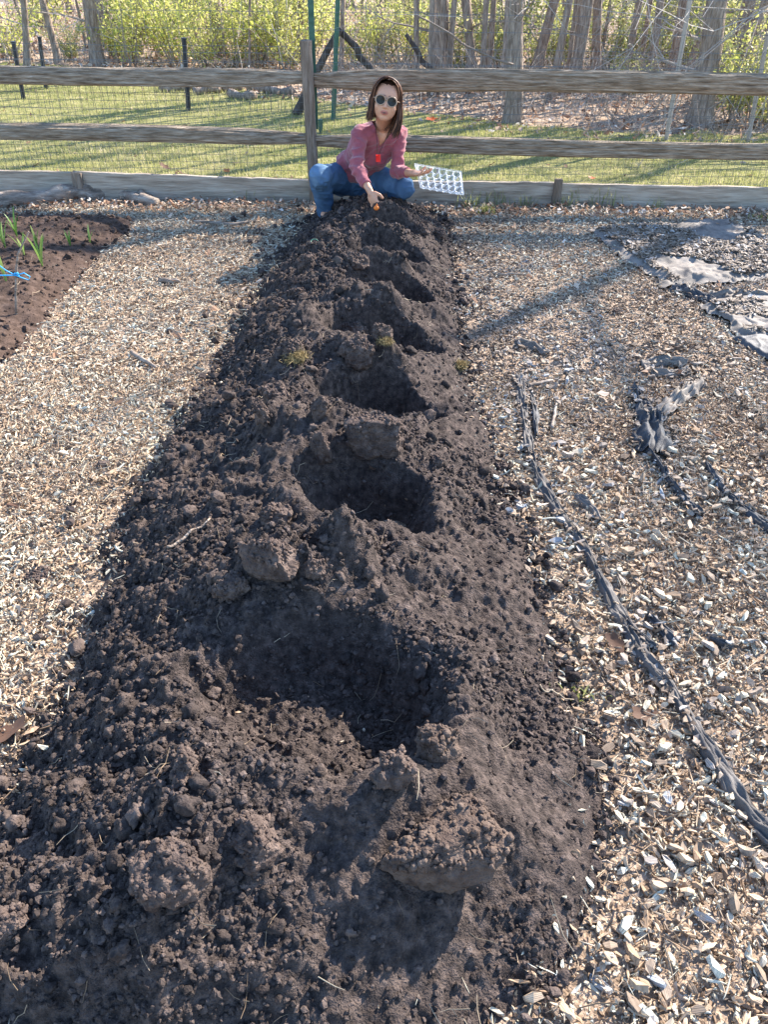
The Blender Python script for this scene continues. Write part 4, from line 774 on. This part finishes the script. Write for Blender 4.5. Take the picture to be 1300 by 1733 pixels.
oneleaf(A(1001,301,YF+.03),.035,.3,.2,'orange leaf lying on top of the rightmost board',M_red,2)
for k,(px,py,z,s,lb) in enumerate([(278,282,.06,.05,'brown leaf above the long left board'),(305,293,.04,.06,'largest brown leaf above the long left board'),(383,290,.04,.05,'brown leaf caught behind the long left board'),(833,278,.05,.04,'dark leaf caught in the mesh right of the egg tray')]): oneleaf(A(px,py,YF+.11),s,k*1.,.5,lb,M_leaf2 if 'M_leaf2' in globals() else M_leaf,10+k)
def gleaf(px,py,z,s,lb,seed,m=None):
    b=G(px,py,z); zz=float(surf(np.array([b[0]]),np.array([b[1]]))[0])+.02; oneleaf(np.array([b[0],b[1],zz]),s,seed*1.3,.15,lb,m or M_leaf,seed)
gleaf(620,718,.3,.03,'pale curled leaf on the broad clod behind the second hole',31)
gleaf(20,1250,.0,.06,'brown oak leaf at the left edge of the picture',32)
gleaf(1040,1095,.0,.04,'pinkish dead leaf beside the long fabric strip',33)
gleaf(1085,1215,.0,.04,'pale oak leaf on the chips left of the long strip',34)
gleaf(630,822,.1,.025,'whitish leaf scrap inside the second hole',35)

# ------------------------------------------------------------------ person
def capsule(p0,r0,p1,r1,k=18):
    p0=np.array(p0,float);p1=np.array(p1,float); d=p1-p0; L=np.linalg.norm(d)+1e-9; d/=L
    P=[];r=[]
    for a in np.linspace(-1.5,0,6): P.append(p0+d*r0*math.sin(a)); r.append(r0*math.cos(a))
    for a in np.linspace(0,1.5,6): P.append(p1+d*r1*math.sin(a)); r.append(r1*math.cos(a))
    mb=MB(); 
    u=np.cross(d,[0,0,1.]) if abs(d[2])<.9 else np.cross(d,[1.,0,0]); u/=np.linalg.norm(u); w_=np.cross(d,u); an=np.arange(k)/k*2*math.pi; n=len(P)
    V=np.concatenate([P[i]+r[i]*(np.cos(an)[:,None]*u+np.sin(an)[:,None]*w_) for i in range(n)]); i=np.arange(n-1)[:,None]*k; j=np.arange(k)[None]; j2=(j+1)%k
    q=np.stack([i+j,i+j2,i+k+j2,i+k+j],-1).reshape(-1,4); V=np.vstack([V,P[0]-d*r0*.003,P[-1]+d*r1*.003]); jj=np.arange(k)
    t=np.vstack([np.stack([jj*0+n*k,(jj+1)%k,jj],-1),np.stack([jj*0+n*k+1,(n-1)*k+jj,(n-1)*k+(jj+1)%k],-1)]); return V,q,t
class Blob:
    def __init__(s): s.mb=MB()
    def cap(s,a,ra,b,rb): s.mb.add(*capsule(a,ra,b,rb))
    def ell(s,c,rad,Rm=None):
        V,t=ico(4); V=V*np.array(rad)
        if Rm is not None: V=V@np.asarray(Rm).T
        s.mb.add(V+np.array(c),None,t)
    def chain(s,pts,rs):
        for i in range(len(pts)-1): s.cap(pts[i],rs[i],pts[i+1],rs[i+1])
    def make(s,name,m,parent,voxel,smooth=6,fn=None,attr=None):
        o=s.mb.build(name+'_raw',None); md=o.modifiers.new('r','REMESH'); md.mode='VOXEL'; md.voxel_size=voxel
        sm=o.modifiers.new('s','SMOOTH'); sm.factor=.5; sm.iterations=smooth
        bpy.context.view_layer.update(); dg=bpy.context.evaluated_depsgraph_get(); ev=o.evaluated_get(dg); me=ev.to_mesh()
        V=np.empty(len(me.vertices)*3,np.float32); me.vertices.foreach_get('co',V); V=V.reshape(-1,3).astype(float)
        N=np.empty(len(me.vertices)*3,np.float32); me.vertices.foreach_get('normal',N); N=N.reshape(-1,3)
        q=[];t=[]
        for p in me.polygons: (q if len(p.vertices)==4 else t).append(p.vertices[:])
        q=np.array(q,int).reshape(-1,4);t=np.array(t,int).reshape(-1,3); ev.to_mesh_clear(); old=o.data; bpy.data.objects.remove(o); bpy.data.meshes.remove(old)
        keep=None
        if fn: V,keep=fn(V,N)
        if keep is not None:
            q=q[keep[q].all(1)]
            if len(t): t=t[keep[t].all(1)]
        at=attr(V) if attr else None
        return build(name,V,[q,t],m,parent,smooth=True,attrs=at)
def unit(v): return v/np.linalg.norm(v)
J=dict(rsh=A(609,226,5.33),lsh=A(676,227,5.46),neck=A(649,211,5.35),rel=A(604,284,5.17),rwr=A(626,323,5.03),rha=A(638,345,4.99),
 lel=A(672,290,5.38),lwr=A(698,293,5.18),lha=A(712,294,5.13),rhip=A(578,303,5.76),lhip=A(628,302,5.80),rkn=A(541,300,5.33),rank=A(551,350,5.52),lkn=A(684,318,5.42),lank=A(642,346,5.70))
head=A(654,172,5.20)
sp0=(J['rhip']+J['lhip'])/2; ch=(J['rsh']+J['lsh'])/2
shx=unit(J['lsh']-J['rsh']); fwd=unit(np.cross(ch-sp0,shx)); 
if fwd[1]>0: fwd=-fwd
chest=ch*.74+sp0*.26+fwd*.0; waist=ch*.38+sp0*.62+np.array([0,.02,.02])
# head frame: columns right(image right), back, up
hf=unit(np.array([-.02,-1,.13])); hu=unit(np.array([.17,.10,1.])-hf*np.dot([.17,.10,1.],hf)); hr=np.cross(hf,hu); hr=hr if hr[0]>0 else -hr
HR=np.stack([hr,-hf,hu],-1)
def hp(x,y,z): return head+HR@(np.array([x*1.1,y,z])*HS)
HS=.95
B=Blob()
# head
B.ell(hp(0,.015,.035),(.077,.092,.080),HR); B.ell(hp(0,-.018,-.03),(.067,.068,.078),HR); B.ell(hp(0,-.045,-.085),(.032,.030,.026),HR)
B.ell(hp(.035,-.045,-.03),(.028,.032,.032),HR);B.ell(hp(-.035,-.045,-.03),(.028,.032,.032),HR)
B.cap(hp(0,-.080,.008),.008,hp(0,-.098,-.026),.011); B.ell(hp(.011,-.087,-.031),(.009,.010,.007),HR); B.ell(hp(-.011,-.087,-.031),(.009,.010,.007),HR)
B.ell(hp(0,-.078,-.052),(.024,.012,.0065),HR); B.ell(hp(0,-.077,-.064),(.020,.012,.007),HR)
B.ell(hp(.03,-.070,.022),(.026,.014,.009),HR); B.ell(hp(-.03,-.070,.022),(.026,.014,.009),HR)
B.ell(hp(.074,.01,-.01),(.010,.018,.03),HR); B.ell(hp(-.074,.01,-.01),(.010,.018,.03),HR)
B.cap(hp(0,.02,-.05),.052,J['neck']+[0,.02,.0],.052); B.cap(J['neck']+[0,.02,.0],.052,chest+[0,0,.04],.07)
# torso under the shirt
def bar(a,b,r): B.cap(a,r,b,r)
bar(J['rsh']*.8+J['lsh']*.2,J['lsh']*.8+J['rsh']*.2,.045)
hw=shx*.07; bar(chest-hw,chest+hw,.085); bar(waist-shx*.05,waist+shx*.05,.078); B.cap(chest-hw,.085,waist-shx*.05,.075); B.cap(chest+hw,.085,waist+shx*.05,.075); B.cap(chest,.09,waist,.085)
B.cap(ch,.06,chest,.085); bar(J['rhip'],J['lhip'],.095); B.cap(waist-shx*.05,.078,J['rhip'],.09); B.cap(waist+shx*.05,.078,J['lhip'],.09)
for s in('r','l'):
    B.chain([J[s+'sh'],J[s+'el'],J[s+'wr']],[.038,.030,.021]); B.chain([J[s+'hip'],J[s+'kn'],J[s+'ank']],[.08,.052,.036])
    B.cap(J[s+'ank'],.036,J[s+'ank']+[0,-.10,-.05],.028)
def hand(wr,dirn,palmn,spread,curls,thumb_side):
    d=unit(dirn); n=unit(palmn-d*np.dot(palmn,d)); s=np.cross(d,n)
    c=wr+d*.045; Rm=np.stack([s,d,n],-1); B.ell(c,(.036,.046,.015),Rm); B.cap(wr-d*.01,.021,wr+d*.02,.021)
    Ls=[.066,.074,.069,.054]; 
    for i in range(4):
        o=wr+d*.078+s*(-.027+.018*i); dd=unit(d+s*spread*(i-1.5)); cu=curls[i]; p=[o]; rr=[.0085]
        for j,fr in enumerate((.45,.32,.23)):
            cu_=cu*(j+.6); v=dd*math.cos(cu_)+n*math.sin(cu_); p.append(p[-1]+v*Ls[i]*fr); rr.append(.0082-.0009*j)
        B.chain(p,rr)
    o=wr+d*.025+s*thumb_side*.030; v=unit(d*.7+s*thumb_side*.6+n*.45); B.chain([o,o+v*.032,o+v*.032+unit(d*.8+n*.6)*.028],[.011,.0095,.008])
dr=unit(J['rha']-J['rwr']+np.array([.0,.0,-.03])); hand(J['rwr'],dr,np.array([.5,.85,0]),.05,[.30,.36,.34,.38],1)
dl=unit(J['lha']-J['lwr']); hand(J['lwr'],dl,np.array([.1,-.1,1.]),.10,[.30,.32,.35,.40],-1)
def tone(V):
    L=(V-head)@HR; t=np.full(len(V),.2)+.12*noise(V[:,0]*30,V[:,1]*30,V[:,2]*30,s=1)
    lip=((L[:,0]/.024)**2+((L[:,2]+.058)/.013)**2<1)&(L[:,1]<-.06); t[lip]=.72; mo=((L[:,0]/.017)**2+((L[:,2]+.058)/.0035)**2<1)&(L[:,1]<-.06); t[mo]=.97
    for sx in(-1,1):
        br=((L[:,0]-sx*.031)/.024)**2+((L[:,2]-.034+.004*np.abs(L[:,0]/.03))/.005)**2<1; t[br&(L[:,1]<-.05)]=.93
    return {'tone':('POINT',np.clip(t,0,1))}
person=B.make('person',M_body,None,.0042,4,attr=tone)
tag(person,'person crouching at the far end in rose top and jeans, sunglasses and long dark hair','person')
# shirt
S=Blob()
def sbar(a,b,r): S.cap(a,r,b,r)
S.cap(J['rsh']*.86+J['lsh']*.14,.050,J['lsh']*.86+J['rsh']*.14,.050); sbar(chest-hw,chest+hw,.095); sbar(waist-shx*.055,waist+shx*.055,.092)
hem=waist*.45+sp0*.55+np.array([0,-.01,.03]); sbar(hem-shx*.07,hem+shx*.06,.108)
for a in(-1,0,1): S.cap(chest+hw*a,.096,waist+shx*.05*a,.09); S.cap(waist+shx*.055*a,.09,hem+shx*.065*a,.106); S.cap(ch+shx*.06*a,.062,chest+hw*a,.093)
S.cap(chest+fwd*.045-hw*.55-[0,0,.01],.058,chest+fwd*.045-hw*.5-[0,0,.03],.056); S.cap(chest+fwd*.045+hw*.55-[0,0,.01],.058,chest+fwd*.045+hw*.5-[0,0,.03],.056)
S.cap(J['neck']+[0,.03,-.02],.058,ch,.06)
for s_ in('r','l'): S.cap(J['neck']+[0,.03,-.025],.052,J[s_+'sh']*.9+J['neck']*.1-[0,0,.004],.047)
rc=J['rel']*.42+J['rwr']*.58; lc=J['lel']*.45+J['lwr']*.55
S.chain([J['rsh'],J['rsh']*.5+J['rel']*.5,J['rel'],rc],[.047,.041,.038,.031]); S.chain([J['lsh'],J['lsh']*.5+J['lel']*.5,J['lel'],lc],[.046,.040,.037,.031])
def shirtfn(V,N):
    # creases: stretched noise, stronger near elbows and waist
    f=np.zeros(len(V))
    for c,rad in((J['rel'],.13),(J['lel'],.12),(waist,.16),(J['rsh'],.1),(J['lsh'],.1)): f=np.maximum(f,np.exp(-(np.linalg.norm(V-c,axis=1)/rad)**2))
    cr=1-2*np.abs(noise(V[:,0]*9+V[:,2]*14,V[:,1]*12,V[:,2]*26-V[:,0]*12,s=5)); cr2=1-2*np.abs(noise(V[:,0]*20,V[:,1]*20,V[:,2]*45,s=6))
    V=V+N*((.009*cr+.005*cr2)*(.35+f))[:,None]
    # v neck: remove the front wedge
    nb=J['neck']+[0,0,.01]; L=V-nb; x=L@shx; up=unit(ch-sp0)*.4+np.array([0,0,.6]); up=unit(up); z=L@up; fr=L@fwd
    vdepth=.135; wdt=.066*(1+np.clip(z,-vdepth,0)/vdepth)
    v=(z>-vdepth)&(np.abs(x)<wdt)&(fr>.0); top=(z>.0)&(np.linalg.norm(L-up[None]*(L@up)[:,None],axis=1)<.075)
    # cuffs: open the ends
    keep=~(v|top)
    return V,keep
shirt=S.make('shirt',M_shirt,person,.0055,5,fn=shirtfn)
# cuffs rings
for a,b in((J['rel'],rc),(J['lel'],lc)):
    d=unit(b-a); mb=MB(); e=b+d*.030; mb.tube([e-d*.02,e-d*.004,e,e-d*.002],[.0325,.0330,.031,.026],18,cap=False); mb.build('cuff',M_shirt,shirt,smooth=True)
# jeans
S=Blob()
sbar(J['rhip'],J['lhip'],.112); S.cap(sp0+[0,-.03,.05],.10,sp0+[0,0,0],.11)
for s,kr in(('r',.068),('l',.068)):
    kn=J[s+'kn']; an=J[s+'ank']; S.chain([J[s+'hip'],J[s+'hip']*.5+kn*.5,kn],[.105,.088,kr]); S.chain([kn,kn*.5+an*.5+[0,.015,0],an-[0,0,.03]],[kr,.064,.058])
def jeanfn(V,N):
    f=np.zeros(len(V))
    for c,rad in((J['rkn'],.12),(J['lkn'],.12),(sp0,.2),(J['rank'],.09),(J['lank'],.09)): f=np.maximum(f,np.exp(-(np.linalg.norm(V-c,axis=1)/rad)**2))
    cr=1-2*np.abs(noise(V[:,0]*10,V[:,1]*12,V[:,2]*20+V[:,0]*9,s=15)); cr2=1-2*np.abs(noise(V[:,0]*22,V[:,1]*22,V[:,2]*40,s=16)); return V+N*((.010*cr+.005*cr2)*(.3+f))[:,None],None
def fade(V):
    t=.35+.5*np.exp(-(np.linalg.norm(V-(J['rkn']+[0,0,.06]),axis=1)/.10)**2)+.4*np.exp(-(np.linalg.norm(V-(J['lkn']*.7+J['lhip']*.3+[0,0,.07]),axis=1)/.12)**2)+.15*noise(V[:,0]*25,V[:,1]*25,V[:,2]*25,s=2); return {'fade':('POINT',np.clip(t,0,1))}
S.make('jeans',M_jean,person,.006,5,fn=jeanfn,attr=fade)
for s in('r','l'):
    a=J[s+'ank']; S=Blob(); S.cap(a+[0,.03,-.06],.036,a+[0,-.10,-.065],.034); S.cap(a+[0,-.10,-.065],.034,a+[0,-.15,-.07],.026); S.make('shoe',M_shoe,person,.006,3)
# hair
mb=MB(); g=np.random.default_rng(3)
V,t_=ico(4); V=V*[.079,.098,.084]; keepc=~((V[:,1]<-.02)&(V[:,2]<.052)); 
ft=t_[keepc[t_].all(1)]; mb.add((V+[0,.018,.037])*HS@HR.T+head,None,ft,a=.3)
def lock(side,u,lay):
    # root on the parting (slightly to image left), sweeps down the side
    xp0=-.012; yb=-.075+.165*u; az0=side*((1.02 if lay<.0 else 1.22)+1.75*u)  # 0=front
    P=[];n=13
    ln=(.23 if side>0 else .165)*g.uniform(.86,1.06)*(1-.12*u)+.0
    for i in range(n):
        s=i/(n-1); 
        if s<.42:
            q=s/.42; th=q*math.pi/2; az=side*(.25*(1-q)+.0)+az0*q*1.0 if u<.99 else az0
            rx,ry,rz=.091+lay,.103+lay,.096+lay
            dirx=math.sin(abs(az0))*side; diry=-math.cos(az0)
            x=xp0*(1-q)+rx*math.sin(th)*dirx; y=yb*(1-q)*(1-q*.2)+ry*math.sin(th)*diry*.95; z=rz*math.cos(th)
            p=np.array([x,y+.015*q,z+.036])
            pn=np.array([x,y+.015*q,z+.036])
        else:
            q=(s-.42)/.58; p=pn+np.array([pn[0]*(.12*math.sin(q*2.4)),-.006*q*(1 if u<.4 else -1)+.012*math.sin(q*5+u*9),-ln*q])
        P.append(p)
    P=np.array(P); tt_=np.linspace(0,1,n); P[:,0]+=tt_**2*g.normal(0,.011)-np.sign(P[:,0])*tt_**3*.010+np.sin(tt_*9+g.uniform(0,1.8))*.008*tt_; P[:,1]+=np.sin(tt_*8+g.uniform(0,2))*.008*tt_; P[:,1]+=np.linspace(0,1,n)*g.normal(0,.006)
    Q=P.copy(); W=Q*HS@HR.T+head
    # lower part hangs along gravity
    r=g.uniform(.0016,.0042)*np.interp(np.linspace(0,1,n),[0,.15,.7,1],[.5,1,1,.2]); mb.tube(W,r,5,cap=False)
for k in range(760): lock(1 if k%2 else -1,g.random()**1.15,g.uniform(-.002,.008))
mb.build('hair',M_hair,person,smooth=True)
# sunglasses
sg=empty('sunglasses'); sg.parent=person
mbf=MB(); 
for sx in(-1,1):
    c=np.array([sx*.036,-.098,.006]); t=np.linspace(0,2*math.pi,28); ring=np.stack([c[0]+.031*np.cos(t)*(1+.05*np.sin(t)),c[1]+.004*np.abs(np.cos(t))*0+.006*(np.cos(t)*sx+.0)**2,c[2]+.028*np.sin(t)],-1)
    mbf.tube(ring*HS@HR.T+head,.0036,6,cap=False)
    Vl=np.vstack([[c+[0,.001,0]],ring[:-1]+[0,.001,0]]); m_=len(ring)-1; j=np.arange(m_); tri=np.stack([j*0,j+1,(j+1)%m_+1],-1); l_=build('lens',np.vstack([Vl*HS@HR.T+head]),[tri],M_lens,sg)
    mbf.tube(np.array([[sx*.062,-.094,.014],[sx*.082,-.06,.012],[sx*.086,.0,.008],[sx*.085,.03,.0]])*HS@HR.T+head,.0022,5)
mbf.tube(np.array([[-.008,-.099,.012],[0,-.101,.014],[.008,-.099,.012]])*HS@HR.T+head,.0026,5)
mbf.build('frame',M_frame,sg,smooth=True)
# pendant
pen=A(640,268,5.20); nk=J['neck']
pe=MB(); pe.box(pen,(.013,.005,.021),jit=.002); pe.box(pen+[0,-.003,-.0],(.008,.005,.013)); pobj=pe.build('pendant',M_redp,person)
mb=MB(); mb.tube([nk+[-.05,-.01,.01],nk+[-.048,-.055,-.02],nk*.5+pen*.5+[-.022,-.035,.0],pen+[-.004,-.002,.02]],.0018,5); mb.tube([nk+[.05,-.01,.01],nk+[.045,-.055,-.02],nk*.5+pen*.5+[.02,-.035,.0],pen+[.004,-.002,.02]],.0018,5); mb.build('cord',M_cord,pobj)
# bulb being planted
S=Blob(); bp=A(637,352,4.945); S.ell(bp,(.017,.015,.015)); S.cap(bp,.010,bp+[.004,0,.024],.004); tag(S.make('planting_bulb',M_orange,None,.003,2),'small orange bulb between the planting fingers','bulb')
# egg tray: rows of moulded cups with a rim
c4=[A(702,277,5.30),A(781,290,5.36),A(785,329,5.12),A(712,317,5.06)]
def tray():
    nu,nv=97,57; u,v=np.meshgrid(np.linspace(0,1,nu),np.linspace(0,1,nv)); P=(c4[0]*((1-u)*(1-v))[...,None]+c4[1]*(u*(1-v))[...,None]+c4[2]*(u*v)[...,None]+c4[3]*((1-u)*v)[...,None])
    n=np.cross(c4[1]-c4[0],c4[3]-c4[0]); n=unit(n); n=n if n[2]>0 else -n
    cu=(np.clip((u-.04)/.92,0,1)*6)%1-.5; cvv=(np.clip((v-.06)/.88,0,1)*4)%1-.5; inr=(u>.04)&(u<.96)&(v>.06)&(v<.94); d=np.sqrt(cu**2+cvv**2)
    h=np.where(inr,-.030*sstep(.5,.2,d)+.006*sstep(.5,.68,d),.0); h=h-.006*((u<.015)|(u>.985)|(v<.025)|(v>.975))
    P=P+n*h[...,None]; i=np.arange(nv-1)[:,None]*nu+np.arange(nu-1)[None]; root=empty('egg_tray',tuple(c4[3]),label='clear plastic egg tray held out in the left hand of the crouching woman',cat='egg tray')
    o=build('cup_panel',P.reshape(-1,3)-c4[3],[np.stack([i,i+1,i+nu+1,i+nu],-1).reshape(-1,4)],M_clear,root,smooth=True)
    mb=MB(); mb.tube(np.array([c4[0],c4[1],c4[2],c4[3],c4[0]])-c4[3],.0026,5,cap=False); mb.build('rim',M_clear,root)
tray()
print('verts',sum(len(o.data.vertices) for o in bpy.data.objects if o.type=='MESH'))
